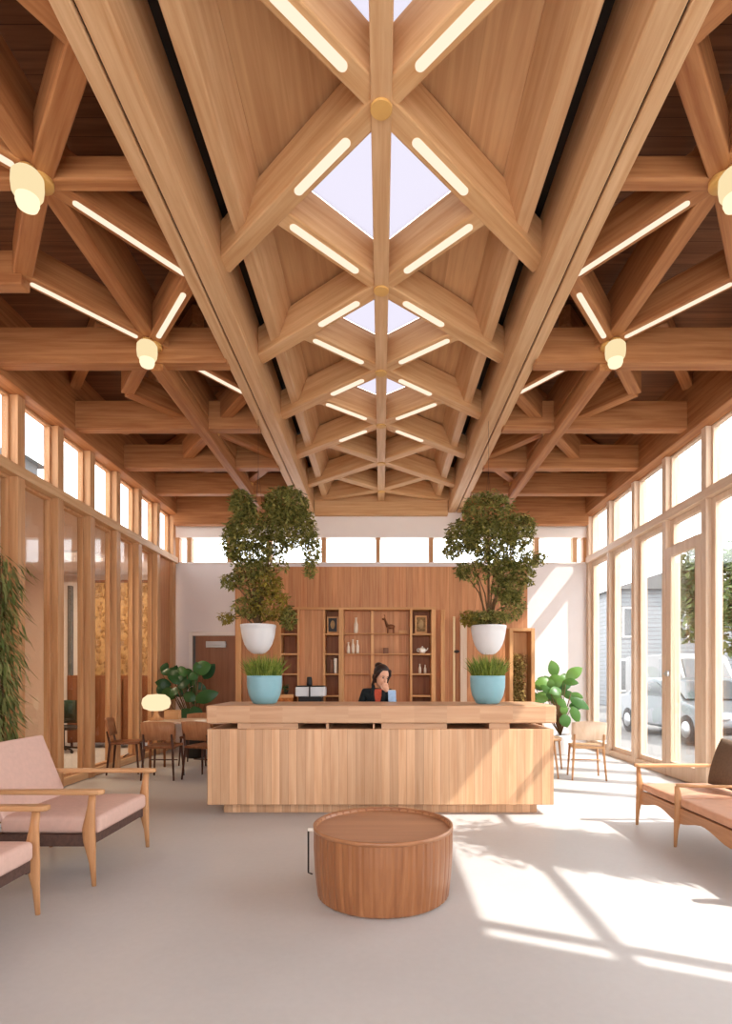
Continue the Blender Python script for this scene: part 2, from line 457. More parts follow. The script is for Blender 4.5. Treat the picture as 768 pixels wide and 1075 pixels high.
sol = cd.modifiers.new('thick', 'SOLIDIFY'); sol.thickness = .06; sol.offset = 1
for i in range(NSKY):
    d0, d1 = dc[i], dc[i+1]; mid = (d0+d1)/2
    r = S(bpy.data.objects.new(wname(), None)); COL.objects.link(r); r.location = (0, mid, ZD)
    h = (d1-d0)/2
    for s in (-1, 1):
        g = MB().prism([(s*.0, -h), (s*XC, 0), (s*.0, h)], 'Z', .066, .08)
        S(g.build('pane', 'sky_glass', r))

# =============================================================== ROOF BEAMS
# two great twin beams (outer ply, groove, inner ply)
for s, nm in SIDES:
    r = thing('main_beam', 'massive double timber main beam to the back wall, on the %s side' % nm, 'beam', (s*1.44, YF, 4.6), 0, 'main roof beams')
    xs = ((1.30, 1.458), (1.472, 1.58))
    for a, b in xs:
        a_, b_ = sorted((s*a - s*1.44, s*b - s*1.44))
        MB().box(a_, b_, 0, YB-YF, 0, .72).build('beam_ply', 'rail_y', r, .012)
    a_, b_ = sorted((s*1.45-s*1.44, s*1.48-s*1.44))
    MB().box(a_, b_, 0, YB-YF, .03, .7).build('groove', 'dmetal', r)
    # canted purlin
    poly = [(s*1.145, 4.86), (s*1.035, 4.86), (s*.90, ZD), (s*1.145, ZD+.04)]
    T_(MB().box(*sorted((s*1.13, s*1.32)), YF, YB, 5.16, 5.2), 'dmetal')  # dark strip added to blacken the shaded gap beside the main beam
    tag(MB().prism(poly, 'Y', YF, YB).build('purlin', 'rail_y', None, .01), 'slanted timber purlin just inside the main beam of the %s side' % nm, 'beam', 'purlins')
tag(MB().box(-.063, .063, YF, YB, 4.785, 5.1).build('ridge_beam', 'rail_y', None, .008), 'slim straight beam along the middle of the ceiling, dividing the skylights', 'beam')

def strip_on(p0, p1, t0, t1, z, label, w=.06):
    """capsule-shaped glowing strip on the underside of a diagonal"""
    p0, p1 = Vector((p0[0], p0[1], 0)), Vector((p1[0], p1[1], 0)); a = p0.lerp(p1, t0); b = p0.lerp(p1, t1)
    d = (b-a); L = d.length; ang = math.atan2(d.y, d.x)
    poly = [(L/2+math.cos(q)*w/2, math.sin(q)*w/2) for q in [(-PI/2+PI*k/8) for k in range(9)]]
    poly += [(-L/2+math.cos(q)*w/2, math.sin(q)*w/2) for q in [(PI/2+PI*k/8) for k in range(9)]]
    o = MB().prism(poly, 'Z', 0, .014).build('strip_light', 'strip')
    o.location = ((a.x+b.x)/2, (a.y+b.y)/2, z-.010); o.rotation_euler = (0, 0, ang)
    return tag(o, label, 'strip light', 'strip lights under the roof beams')

# central lattice -----------------------------------------------------------
ZL = 4.8
vis = 0
for i, d in enumerate(dc):
    P = (dc[i+1]-d) if i+1 < len(dc) else 1.35
    Pm = (d-dc[i-1]) if i else 1.58
    hub = ('the %s disc of the middle beam' % ORD[i-1]) if i else ''
    if i:
        o = MB().lathe([(.0, -.016), (.062, -.016), (.066, -.012), (.066, .02), (0, .02)], n=32, smooth=False).build('joint_disc', 'brass')
        o.location = (0, d, ZL-.012)
        tag(o, 'round pale wooden disc on the middle beam, %s from the viewer' % ORD[i-1], 'disc', 'joint discs of the central lattice')
    for s, nm in SIDES:
        # away from the viewer: down to the main beam
        end = (s*1.33, d+.83*P*1.33/1.3) if i else (s*XC, d+.5*P)
        e = (end[0], min(end[1], YB-.05), ZL)
        b = beam_mesh((0, d, ZL), e, .15, .3, 'diagonal_beam')
        tag(b, 'long diagonal beam at %s, to the %s side' % (hub, nm) if i else 'short diagonal beam beside the nearest skylight, %s side' % nm,
            'beam', 'diagonal beams of the central lattice')
        if 1 <= i <= 4:
            strip_on((0, d, 0), e, .17, .435, ZL, 'glowing strip just beyond %s, %s side' % (hub, nm))
        # towards the viewer: up to the crossing with the previous pair
        if i:
            e2 = (s*XC, d-.5*Pm, ZL+.004)
            b = beam_mesh((0, d, ZL+.004), e2, .15, .3, 'diagonal_beam')
            tag(b, 'short diagonal beam at %s, %s side' % (hub, nm), 'beam', 'short diagonals of the central lattice')
            if i <= 4:
                strip_on((0, d, 0), e2, .28, .85, ZL+.004, 'glowing strip just before %s, %s side' % (hub, nm))

# side aisles ------------------------------------------------------------------
XH, ZH = 2.27, 4.7
hubs = [1.9, 3.74, 5.6, 7.6, 9.6]
nodes = [1.0, 2.95, 4.67, 6.6, 8.6, 10.6]
cross = [3.78, 4.67, 5.74, 7.25, 8.6, 9.8, 10.8]
def lamp_shape():
    r = thing('ceiling_lamp', '', 'lamp')
    MB().lathe([(.0, .17), (.06, .17), (.06, .13), (.0, .13)], n=24).build('mount', 'brass', r)
    MB().lathe([(.0, .13), (.09, .13), (.112, .10), (.115, .03), (.108, -.03), (.09, -.06), (.0, -.06)], n=32).build('upper_shade', 'lamp', r)
    MB().lathe([(.0, -.055), (.082, -.055), (.083, -.10), (.07, -.135), (.045, -.15), (0, -.152)], n=32).build('lower_shade', 'lamp_low', r)
    return r
lamp0 = None
for s, nm in SIDES:
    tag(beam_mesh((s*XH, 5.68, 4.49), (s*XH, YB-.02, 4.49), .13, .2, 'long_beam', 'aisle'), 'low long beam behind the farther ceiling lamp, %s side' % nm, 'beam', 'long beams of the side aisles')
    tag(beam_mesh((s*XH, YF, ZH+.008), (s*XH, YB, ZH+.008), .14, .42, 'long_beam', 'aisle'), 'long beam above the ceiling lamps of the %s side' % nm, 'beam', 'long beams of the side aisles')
    for i, d in enumerate(hubs):
        jn = ['joint over the viewer', 'nearer lamp', 'farther lamp', 'first joint behind the lamps', 'last joint before the back wall'][i]
        if i:
            o = MB().lathe([(.0, -.035), (.08, -.035), (.085, -.025), (.085, .02), (0, .02)], n=28).build('joint_disc', 'brass')
            o.location = (s*XH, d, ZH); tag(o, 'round wooden disc at the %s, %s side ceiling' % (jn, nm), 'disc', 'joint discs of the side aisles')
        for q, (dx, yn, zz) in enumerate(((-1, nodes[i], 0), (-1, nodes[i+1], .004), (1, nodes[i], .002), (1, nodes[i+1], .006))):
            xe = s*(1.57 if dx < 0 else 2.98)
            if dx > 0 and i not in (1, 2, 3): continue
            p0, p1 = (s*XH, d, ZH+zz), (xe, yn, ZH+zz)
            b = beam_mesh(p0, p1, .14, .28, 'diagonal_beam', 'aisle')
            wher = 'to the main beam' if dx < 0 else 'to the windows'
            tag(b, '%s side diagonal beam from the %s %s, %s' % (nm, jn, wher, 'forward' if yn < d else 'backward'), 'beam', 'diagonal beams of the side aisles')
            lit = {(1, 1), (1, 2), (2, 0), (2, 1), (2, 2)}
            if (i, q) in lit:
                strip_on(p0, p1, .16 if q != 1 else .2, .93 if q else .8, ZH+zz, 'thin glowing strip, %s side, from the %s %s, %s' % (nm, jn, wher, 'forward' if yn < d else 'backward'), .045)
    for k, d in enumerate(cross):
        z0, z1, w = (4.56, 4.92, .16)
        xa = 1.56
        if k == 0: z0, z1, w = 4.70, 4.86, .1
        if k == 1: z0, z1, w, xa = 4.62, 4.9, .12, 2.95
        if k == 6: z0, z1 = 4.3, 4.95
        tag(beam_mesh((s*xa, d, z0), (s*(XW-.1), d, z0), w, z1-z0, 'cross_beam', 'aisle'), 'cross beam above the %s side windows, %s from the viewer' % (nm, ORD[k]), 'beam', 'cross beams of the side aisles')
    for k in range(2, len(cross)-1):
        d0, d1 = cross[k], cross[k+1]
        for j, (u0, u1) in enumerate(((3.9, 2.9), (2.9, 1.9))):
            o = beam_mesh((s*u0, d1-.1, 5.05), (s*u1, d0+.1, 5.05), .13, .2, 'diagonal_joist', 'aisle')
            tag(o, '%s side slanting joist behind the %s cross beam, %s' % (nm, ORD[k], ('by the windows', 'by the long beam')[j]), 'joist', 'slanting joists of the side aisles')
    for i in (1, 2):
        if lamp0 is None: lamp0 = l = lamp_shape()
        else: l = copy_tree(lamp0)
        l.scale = (.84,)*3; l.location = (s*(XH+.02), hubs[i]-.1, ZH-.15); l.rotation_euler = (0, 0, s*.6)
        l['label'] = 'glowing cream ceiling lamp on the %s side, %s' % (nm, 'the one nearer the viewer' if i == 1 else 'the one farther back')
        l['group'] = 'glowing ceiling lamps'
tag(MB().box(-1.29, 1.29, 10.86, 10.98, 4.52, 5.1).build('end_beam', 'beam', None, .01), 'low beam across the middle above the back clerestory windows', 'beam')

# ============================================================ RECEPTION DESK
desk = thing('reception_desk', 'long timber reception desk with a floating thick top', 'desk', (0, 5.65, 0))
MB().box(-1.62, 1.60, .13, .8, 0, .11).build('plinth', 'desk', desk, .004)
MB().box(-1.75, 1.735, 0, .85, .107, .87).build('body', 'desk', desk, .008)
poly = [(-1.75, -.0), (1.75, -.0), (1.75, .95), (-1.75, .95)]
MB().box(-1.757, 1.757, -.01, .88, .928, 1.107).build('worktop', 'desktop', desk, .014)
for a, b in ((-1.455, -.84), (-.56, -.53), (-.087, -.067), (0, .665), (1.09, 1.30)):
    MB().box(a, b, .04, .8, .86, .93).build('spacer', 'desktop', desk, .004)
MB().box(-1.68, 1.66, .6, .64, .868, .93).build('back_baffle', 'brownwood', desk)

# ============================================================== DRUM TABLE
dt = thing('drum_table', 'round reddish brown ribbed wooden drum coffee table with tray top', 'table', (0.012, 3.645, 0))
n = 176
prof = [(.405, 0), (.422, .012), (.44, .16), (.447, .30), (.447, .435), (.444, .447), (.43, .447), (.425, .36), (0, .36)]
MB().lathe(prof, n=n, ribs=1, rdepth=.0035, smooth=False).build('drum_body', 'drum', dt)
MB().lathe([(.449, .425), (.45, .45), (.436, .452), (.428, .44), (.424, .405), (.40, .398), (0, .396)], n=96).build('tray_top', 'drumtop', dt)
h = MB().tube([(-.449, .02, .40), (-.475, .02, .405), (-.487, .02, .395), (-.487, .02, .12), (-.46, .02, .11)], .006, 8)
tag(h.build('side_handle', 'dmetal', dt), 'thin dark metal side handle')
MB().tube([(-.435, .02, .40), (-.49, .02, .40)], .012, 8).build('handle_cap', 'paper', dt)

# ==================================================== LOUNGE ARMCHAIRS (left)
def cushion(x0, x1, y0, y1, z0, z1, b=.035, crown=.012):
    nx, ny = 8, 8
    m = MB(); vs = []; fs = []
    def grid(z, sgn):
        o = len(vs)
        for i in range(nx+1):
            for j in range(ny+1):
                u, v = i/nx, j/ny
                k = (1-(2*u-1)**4)*(1-(2*v-1)**4)
                vs.append((x0+(x1-x0)*u, y0+(y1-y0)*v, z+sgn*crown*k))
        for i in range(nx):
            for j in range(ny):
                a = o+i*(ny+1)+j
                fs.append((a, a+1, a+ny+2, a+ny+1))
        return o
    b0 = grid(z0, -1); t0 = grid(z1, 1)
    ring = [i*(ny+1) for i in range(nx+1)] + [nx*(ny+1)+j for j in range(1, ny+1)] + [i*(ny+1)+ny for i in range(nx-1, -1, -1)] + [j for j in range(ny-1, 0, -1)]
    for a, c in zip(ring, ring[1:]+ring[:1]): fs.append((b0+a, b0+c, t0+c, t0+a))
    m.add(vs, fs, True)
    return m

def armchair(label):
    t = thing('lounge_armchair', label, 'armchair', (0,0,0), 0, 'pink lounge armchairs')
    for s in (-1, 1):
        y = s*.43
        MB().tube([(.325, y, 0), (.315, y, .15), (.295, y, .30), (.29, y, .38), (.305, y, .52), (.315, y, .615)],
                  [.015, .022, .042, .044, .027, .024], 14, .6).build('front_leg', 'oak', t)
        MB().tube([(-.47, y, 0), (-.42, y, .2), (-.37, y, .34), (-.40, y, .5), (-.43, y, .61)],
                  [.015, .022, .03, .024, .02], 12, .8).build('rear_leg', 'oak', t)
        a = MB(); o = []
        xs = [(-.50, .018), (-.42, .026), (-.1, .03), (.2, .036), (.32, .04), (.37, .034), (.392, .018)]
        poly = [(x, y+w) for x, w in xs] + [(x, y-w) for x, w in xs[::-1]]
        a.prism(poly, 'Z', .612, .645).build('armrest', 'oakx', t, .010, 3)
        MB().box(-.38, .30, s*.385-.018, s*.385+.018, .255, .335).build('side_rail', 'webbing', t, .006)
    MB().box(.262, .298, -.405, .405, .262, .335).build('front_rail', 'webbing', t, .006)
    MB().box(-.40, -.36, -.40, .40, .24, .32).build('rear_rail', 'oaky', t, .006)
    MB().box(-.36, .262, -.367, .367, .30, .325).build('seat_deck', 'webbing', t)
    sc = cushion(-.34, .335, -.385, .385, .335, .45).build('seat_cushion', 'pink', t, .03, 4)
    # back leans: frame then cushion, in a tilted frame of reference
    T = Matrix.Translation((-.30, 0, .42)) @ Matrix.Rotation(math.radians(-22), 4, 'Y')
    fr = MB()
    for s in (-1, 1): fr.box(-.16, -.125, s*.36-.018, s*.36+.018, -.18, .50, T)
    for z in (.02, .18, .34, .47): fr.box(-.155, -.13, -.345, .345, z-.02, z+.02, T)
    fr.build('back_frame', 'oaky', t, .006)
    bc = cushion(-.12, .0, -.385, .385, 0.01, .55, crown=.0)
    for i, v in enumerate(bc.v): bc.v[i] = T @ v
    bc.build('back_cushion', 'pink', t, .03, 4)
    return t
ac = armchair('pink lounge armchair with oak arms, the whole one behind the cut-off one')
ac.location = (-2.24, 4.18, 0)
ac2 = copy_tree(ac); ac2.location = (-2.34, 2.87, 0)
ac2['label'] = 'pink lounge armchair cut off by the edge, in front of the whole one'

# ============================================================ SETTEE (right)
st = thing('wooden_settee', 'oak settee with terracotta leather seats by the street windows', 'sofa', (2.78, 4.3, 0), PI)
def settee():
    t = st
    for y in (-1.0, -.31, .62, 1.0):
        top = .565 if y != -.31 else .52
        MB().tube([(.37, y, 0), (.362, y, .14), (.345, y, .27), (.34, y, .36), (.352, y, .46), (.358, y, top-.02)],
                  [.013, .02, .034, .036, .024, .018], 14, .65).build('front_leg', 'oak', t)
    for y in (-1.0, 1.0):
        MB().tube([(-.44, y, 0), (-.40, y, .2), (-.36, y, .34), (-.42, y, .55), (-.47, y, .78)], [.014, .02, .028, .022, .016], 12, .8).build('rear_leg', 'oak', t)
    for y, z in ((-1.0, .545), (1.0, .545)):
        xs = [(-.45, .02), (-.2, .026), (.1, .032), (.3, .038), (.37, .034), (.395, .016)]
        MB().prism([(x, y+w) for x, w in xs] + [(x, y-w) for x, w in xs[::-1]], 'Z', z, z+.03).build('armrest', 'oakx', t, .009, 3)
    MB().tube([(.36, -.31, .505), (.2, -.31, .50), (.0, -.31, .497), (-.40, -.31, .49)], [.014, .013, .012, .012], 10).build('middle_rail', 'oakx', t)
    # curved apron, one per side
    ys = [-.98 + 1.96*k/32 for k in range(33)]
    low = [.225 + .03*math.cos((y+1.0)/.69*2*PI) * -1 for y in ys]
    poly = [(y, z) for y, z in zip(ys, low)] + [(.98, .325), (-.98, .325)]
    MB().prism(poly, 'X', .315, .345).build('front_apron', 'oaky', t, .004)
    MB().box(-.38, -.35, -.98, .98, .24, .325).build('rear_rail', 'oaky', t, .005)
    MB().box(-.35, .315, -.97, .97, .285, .315).build('seat_deck', 'brownwood', t)
    for y0, y1 in ((-.965, -.335), (-.285, .60), (.64, .965)):
        cushion(-.34, .345, y0, y1, .335, .40, crown=.008).build('seat_cushion', 'terra', t, .018, 3)
    MB().tube([(-.462, -1, .75), (-.462, 1, .75)], .02, 10, .7, Vector((1,0,0))).build('top_rail', 'oaky', t)
    for k in range(13):
        y = -.9 + .15*k
        MB().tube([(-.37, y, .31), (-.457, y, .745)], .011, 8).build('back_spindle', 'oak', t)
settee()
# loose cushion
def pillow_mesh(w, hgt, th):
    m = MB(); vs = []; fs = []; n = 12
    for sgn in (1, -1):
        for i in range(n+1):
            for j in range(n+1):
                u, v = 2*i/n-1, 2*j/n-1
                k = max(0, (1-u*u)*(1-v*v))**.5
                pin = 1-.06*(1-abs(u))*abs(v)-.06*(1-abs(v))*abs(u)
                vs.append((sgn*th/2*k, u*w/2*pin, v*hgt/2*pin))
    for q in range(2):
        o = q*(n+1)**2
        for i in range(n):
            for j in range(n):
                a = o+i*(n+1)+j; fs.append((a, a+1, a+n+2, a+n+1))
    return m.add(vs, fs, True)
p = pillow_mesh(.5, .46, .17).build('throw_pillow', 'pillow', subsurf=1)
p.location = (3.02, 4.86, .635); p.rotation_euler = (0, math.radians(17), 0)
tag(p, 'dark brown linen throw pillow leaning on the settee', 'pillow')

# ========================================================== PLANTS AND POTS
def leaves(m, pts, size, spread=1.0, droop=.3, rnd=R, narrow=.45):
    """one folded leaf per point"""
    for p in pts:
        p = Vector(p)
        a = rnd.uniform(0, 2*PI); e = rnd.uniform(-.9, .6) - droop
        d = Vector((math.cos(a)*math.cos(e), math.sin(a)*math.cos(e), math.sin(e)))
        L = size*rnd.uniform(.65, 1.3)
        u = d.cross(Vector((rnd.uniform(-.4,.4), rnd.uniform(-.4,.4), 1))).normalized()*L*narrow
        nrm = d.cross(u).normalized()
        mid = p + d*L*.5 + nrm*L*.08
        tip = p + d*L - nrm*L*.06
        m.add([p, mid+u*.5, tip, mid-u*.5], [(0,1,2), (0,2,3)])
def blob_pts(c, r, n, rnd=R):
    out = []
    for _ in range(n):
        while 1:
            v = Vector((rnd.uniform(-1,1), rnd.uniform(-1,1), rnd.uniform(-1,1)))
            if .12 < v.length < 1: break
        v = v.normalized() * (v.length ** .6)
        out.append((c[0]+v.x*r[0], c[1]+v.y*r[1], c[2]+v.z*r[2]))
    return out
def px(x, y, d): return ((x-400)*d/590, d, H+(710-y)*d/590)

def hanging_tree(name, label, potc, D, blobs, stems, low):
    X, Y, Z = px(potc[0], potc[1], D)          # centre of the pot rim
    t = thing(name, label, 'potted plant', (X, Y, Z-.36))
    k = D/590
    rr = 18.2*k
    pot = MB().lathe([(.0, 0), (rr*.26, .0), (rr*.40, .012), (rr*.62, .055), (rr*.79, .12), (rr*.91, .20), (rr*.97, .27), (rr*1.0, .33), (rr*1.02, .335), (rr*1.02, .36), (rr*.95, .36), (rr*.93, .31), (0, .31)], n=44)
    pot.build('pot', 'wpot', t)
    MB().lathe([(rr*.94, .325), (0, .335)], n=30).build('soil', 'soil', t)
    fol = MB(); fy = MB(); stem = MB()
    for (bx, by, rx, rz, n, yel) in blobs:
        n = int(n*1.9)
        c = Vector(px(bx, by, D)) - t.location
        leaves(fy if yel else fol, blob_pts(c, (rx*k, min(rx, 22)*k*.9, rz*k), n), .062, narrow=.5)
        base = Vector((R.uniform(-.03,.03), R.uniform(-.03,.03), .33))
        q = base.lerp(c, .5) + Vector((R.uniform(-.04,.04), 0, .08)); q.x = base.x*.6+c.x*.4
        if abs(bx-potc[0]) < 34: stem.tube([base, q, c], [.014, .009, .004], 6)
    fol.build('foliage', 'leaf', t, fixn=False)
    if fy.v: tag(fy.build('foliage', 'leafy', t, fixn=False), 'yellowing lower leaves')
    stem.build('stem', 'bark', t)
    cab = MB()
    topz = 4.6 - t.location.z
    for a in range(3):
        q = 2*PI*a/3+.4
        cab.tube([(math.cos(q)*rr*1.0, math.sin(q)*rr*1.0, .352), (0, 0, 2.3)], .0015, 5)
    cab.tube([(0, 0, 2.28), (0, 0, topz)], .0018, 5)
    cab.build('hanging_cable', 'dmetal', t)
    return t
Lb = [(254,528,13,15,430,0),(262,555,24,22,800,0),(300,530,24,20,850,0),(306,552,26,22,900,0),(327,575,9,18,200,0),(243,568,11,20,260,0),
      (262,596,18,12,240,0),(243,609,11,8,140,0),(268,612,18,14,170,0),(283,634,22,17,420,1),(262,636,18,12,250,0),(238,648,9,5,70,1),(303,648,8,13,160,0),(285,590,18,12,150,0),(262,580,22,12,330,0),(280,612,16,14,200,1),(290,572,16,10,160,0),(325,596,6,10,60,0)]
Rb = [(512,535,28,20,700,0),(485,562,18,16,520,0),(545,556,18,18,500,0),(514,566,30,18,900,0),(474,578,9,9,120,0),(485,598,8,9,110,0),(529,598,14,14,260,0),
      (550,600,11,18,240,0),(548,585,20,10,170,0),(538,634,13,17,260,0),(512,648,22,8,330,0),(494,648,11,8,170,1),(525,618,10,14,120,0),(566,586,8,8,50,0),(535,618,14,14,260,0),(520,590,24,9,260,0),(500,600,14,12,120,0)]
hanging_tree('hanging_tree_planter', 'white hanging planter with bushy small-leaved tree, on the brown door side of the desk', (271, 656), 7.0, Lb, 3, 1)
hanging_tree('hanging_tree_planter', 'white hanging planter with bushy small-leaved tree, on the street window side of the desk', (512.5, 657), 7.05, Rb, 3, 1)

def grass_pot(label, x):
    t = thing('turquoise_pot_plant', label, 'potted plant', (x, 6.0, 1.107), 0, 'turquoise pots on the desk')
    rr = .186
    MB().lathe([(0, 0), (.10, 0), (.125, .01), (.165, .09), (.183, .18), (rr, .27), (rr, .30), (rr*.94, .30), (rr*.93, .26), (0, .26)], n=44).build('pot', 'bpot', t)
    MB().lathe([(rr*.935, .275), (0, .28)], n=30).build('soil', 'soil', t)
    g = MB()
    for _ in range(620):
        a = R.uniform(0, 2*PI); r0 = rr*.85*R.random()**.5
        b = Vector((math.cos(a)*r0, math.sin(a)*r0, .27))
        hgt = R.uniform(.12, .30)*(1-.3*(r0/rr)**2); o = Vector((math.cos(a)*r0*.5+R.uniform(-.04,.04), math.sin(a)*r0*.5+R.uniform(-.04,.04), hgt))
        w = Vector((R.uniform(-1,1), R.uniform(-1,1), 0)).normalized()*.006
        g.add([b-w, b+w, b+o*.55+w*.8, b+o*.55-w*.8], [(0,1,2,3)]); g.add([b+o*.55-w*.8, b+o*.55+w*.8, b+o+Vector((o.x*.3, o.y*.3, -.01))], [(0,1,2)])
    g.build('grass_foliage', 'grass', t, fixn=False)
    return t
grass_pot('turquoise pot of spiky grass on the desk, beside the espresso machine', -1.245)
grass_pot('turquoise pot of spiky grass on the desk, beside the tall display box', 1.135)

def bamboo(label, loc, hgt, n, rad=.42, zlow=.7, rot=0, big=1):
    t = thing('bamboo_plant', label, 'potted plant', loc, rot)
    MB().lathe([(0, 0), (.15, 0), (.17, .03), (.20, .3), (.22, .42), (.2, .42), (.19, .38), (0, .38)], n=36).build('pot', 'wpot', t)
    MB().lathe([(.195, .39), (0, .4)], n=24).build('soil', 'soil', t)
    st_, fo = MB(), MB()
    for k in range(9):
        a = 2*PI*k/9; r0 = .05+.06*(k % 3)
        top = Vector((math.cos(a)*rad*.55, math.sin(a)*rad*.55, hgt*R.uniform(.82, 1.0)))
        b = Vector((math.cos(a)*r0, math.sin(a)*r0, .38)); md = b.lerp(top, .5)*.98
        st_.tube([b, md, top], [.012, .009, .004], 6)
        for _ in range(n//9):
            u = R.uniform((zlow-.38)/(hgt-.38), 1); q = b.lerp(top, u)
            ang = R.uniform(0, 2*PI); out = R.uniform(.02, rad*.75)
            p0 = q + Vector((math.cos(ang)*out, math.sin(ang)*out, R.uniform(-.05, .05)))
            d = Vector((math.cos(ang)*.55+R.uniform(-.3,.3), math.sin(ang)*.55+R.uniform(-.3,.3), -R.uniform(.3, 1.1))).normalized()
            L = R.uniform(.1, .2)*big; w = d.cross(Vector((0,0,1)))
            w = (w.normalized() if w.length > .01 else Vector((1,0,0)))*.011*big
            fo.add([p0, p0+d*L*.4+w, p0+d*L, p0+d*L*.4-w], [(0,1,2), (0,2,3)])
    st_.build('stem', 'bark', t); fo.build('foliage', 'bamboo', t, fixn=False)
    return t
bamboo('tall feathery bamboo plant by the glass wall behind the pink armchairs', (-3.68, 5.25, 0), 2.85, 3200, .27)
bamboo('tall bamboo plant behind the settee, casting its shadow across the floor', (3.62, 3.66, 0), 3.65, 7000, .46, 1.5, big=1.35)

def bigleaf(m, base, tip, w, bend=.12, n=7):
    base, tip = Vector(base), Vector(tip); d = tip-base; L = d.length
    side = d.cross(Vector((R.uniform(-.3,.3), -1+R.uniform(-.4,.4), R.uniform(.1,.6)))).normalized()
    nrm = side.cross(d).normalized()
    vs = []; fs = []
    for i in range(n+1):
        u = i/n; ww = w*math.sin(PI*min(1, u*.97+.03))**.7*(1-.25*u)
        c = base + d*u + nrm*bend*L*math.sin(u*PI*.9)
        vs += [c+side*ww-nrm*ww*.2, c, c-side*ww-nrm*ww*.2]
    for i in range(n):
        a = i*3; fs += [(a, a+1, a+4, a+3), (a+1, a+2, a+5, a+4)]
    m.add(vs, fs, True)
def leafy(name, label, loc, D, pxleaves, mat, pot, rnd_n, cx, cy, rx, ry, sz):
    t = thing(name, label, 'potted plant', loc)
    MB().lathe([(0, 0), (.14, 0), (.16, .02), (.19, .3), (.2, .36), (.18, .36), (.17, .33), (0, .33)], n=32).build('pot', pot, t)
    MB().lathe([(.175, .335), (0, .34)], n=20).build('soil', 'soil', t)
    f, s_ = MB(), MB(); L0 = Vector(loc); top = Vector((0, 0, .34))
    for (x0, y0, x1, y1, w, dd) in pxleaves:
        a = Vector(px(x0, y0, D+dd))-L0; b = Vector(px(x1, y1, D+dd))-L0
        bigleaf(f, a, b, w*D/590); s_.tube([top, (top+a)/2+Vector((0,0,.06)), a], [.010, .008, .006], 6)
    for _ in range(rnd_n):
        a = Vector(px(cx+R.gauss(0, rx*.45), cy+R.gauss(0, ry*.45), D+R.uniform(-.25, .2)))-L0
        ang = R.uniform(0, 2*PI); b = a+Vector((math.cos(ang)*sz, R.uniform(-.1,.1), math.sin(ang)*sz*.8))
        bigleaf(f, a, b, sz*R.uniform(.28, .42)); s_.tube([top, (top+a)/2, a], [.008, .006, .005], 5)
    f.build('foliage', mat, t, fixn=False); s_.build('stem', 'bark', t)
    return t
Dm = 9.7
leafy('monstera_plant', 'dark green big-leaved plant in front of the brown door', (px(205, 0, Dm)[0], Dm, 0), Dm,
      [(186,705,169,707,6,0),(195,702,186,709,8,-.1),(205,704,222,698,9,-.1),(213,712,226,697,8,0),(205,735,230,727,8,-.15),(202,742,209,757,8,-.2),(190,745,200,757,9,-.2),(180,722,172,737,9,0)],
      'monst', 'dmetal', 26, 195, 724, 22, 20, .26)
Df = 10.05
leafy('fig_plant', 'bright green big-leaved fig plant against the white wall by the street windows', (px(588, 0, Df)[0], Df, 0), Df,
      [(583,710,578,693,7,0),(594,712,611,701,7,-.1),(580,716,560,718,7,0),(598,733,618,745,6,-.1),(599,728,612,733,4,0),(600,742,607,759,6,-.2),(591,750,595,764,7,-.25),(575,728,561,737,7,-.1)],
      'fig', 'wpot', 34, 582, 727, 19, 19, .25)

# ================================================================= SHELVING
def X97(x, d=9.7): return (x-400)*d/590
def Z97(y, d=9.7): return H+(710-y)*d/590
bk = thing('wall_shelving', 'built-in wooden wall shelving behind the reception desk', 'shelves', (0, 9.7, 0))
zt, zb = Z97(640), .9
def part(nm, mat, x0, x1, y0, y1, z0, z1, bevel=.004): return MB().box(x0, x1, y0-9.7, y1-9.7, z0, z1).build(nm, mat, bk, bevel)
for a, b in ((292.5, 295), (312, 314), (339, 341), (355.5, 360.5), (430, 432.5), (452.5, 457)):
    part('side_panel', 'shelf', X97(a), X97(b), 9.68, 9.995, 0, zt)
part('top_board', 'shelfx', X97(292.5), X97(457), 9.68, 9.995, zt, zt+.04)
part('front_panel', 'panel', X97(314), X97(339), 9.72, 9.75, 0, zt)
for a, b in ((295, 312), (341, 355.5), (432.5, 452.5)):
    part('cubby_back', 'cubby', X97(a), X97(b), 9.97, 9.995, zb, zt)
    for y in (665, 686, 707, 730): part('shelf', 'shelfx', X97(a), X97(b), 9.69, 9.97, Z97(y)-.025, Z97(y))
part('center_back', 'panel', X97(360.5), X97(430), 9.9, 9.93, zb, zt)
part('center_mullion', 'shelf', X97(389), X97(392), 9.82, 9.9, zb, zt)
for y in (664.5, 686, 707): part('thin_shelf', 'shelfx', X97(360.5), X97(430), 9.74, 9.9, Z97(y)-.015, Z97(y))
part('base_cabinet', 'panel', X97(292.5), X97(457), 9.69, 9.97, 0, zb)

# items on the shelves: (kind, x0, x1, ytop, ybottom) in picture pixels
def frame_art(label, x0, x1, y0, y1, dark):
    d = 9.78; t = thing('picture_frame', label, 'picture frame', (X97((x0+x1)/2, d), d, Z97(y1)))
    w, h_ = (x1-x0)*d/590, min((y1-y0)*d/590, .33)
    fr = MB().box(-w/2, -w/2+.025, 0, .025, 0, h_).box(w/2-.025, w/2, 0, .025, 0, h_).box(-w/2+.025, w/2-.025, 0, .025, 0, .025).box(-w/2+.025, w/2-.025, 0, .025, h_-.025, h_)
    fr.build('frame', 'shelfx', t, .003)
    MB().box(-w/2+.02, w/2-.02, .008, .016, .02, h_-.02).build('picture', 'dmetal' if dark else 'moss_print', t)
    m = MB(); m.ball((0, .006, h_*.52), w*.2, .006, h_*.26, 14, 8); m.ball((0, .003, h_*.56), w*.12, .006, h_*.14, 12, 8)
    m.build('motif', 'gold', t)
M['moss_print'] = plain('print_paper', '8A6A46', .8, .2, var=.4, scale=30)
frame_art('small dark framed picture on the top shelf of the cubby with the books', 343, 355, 647, 664.3, True)
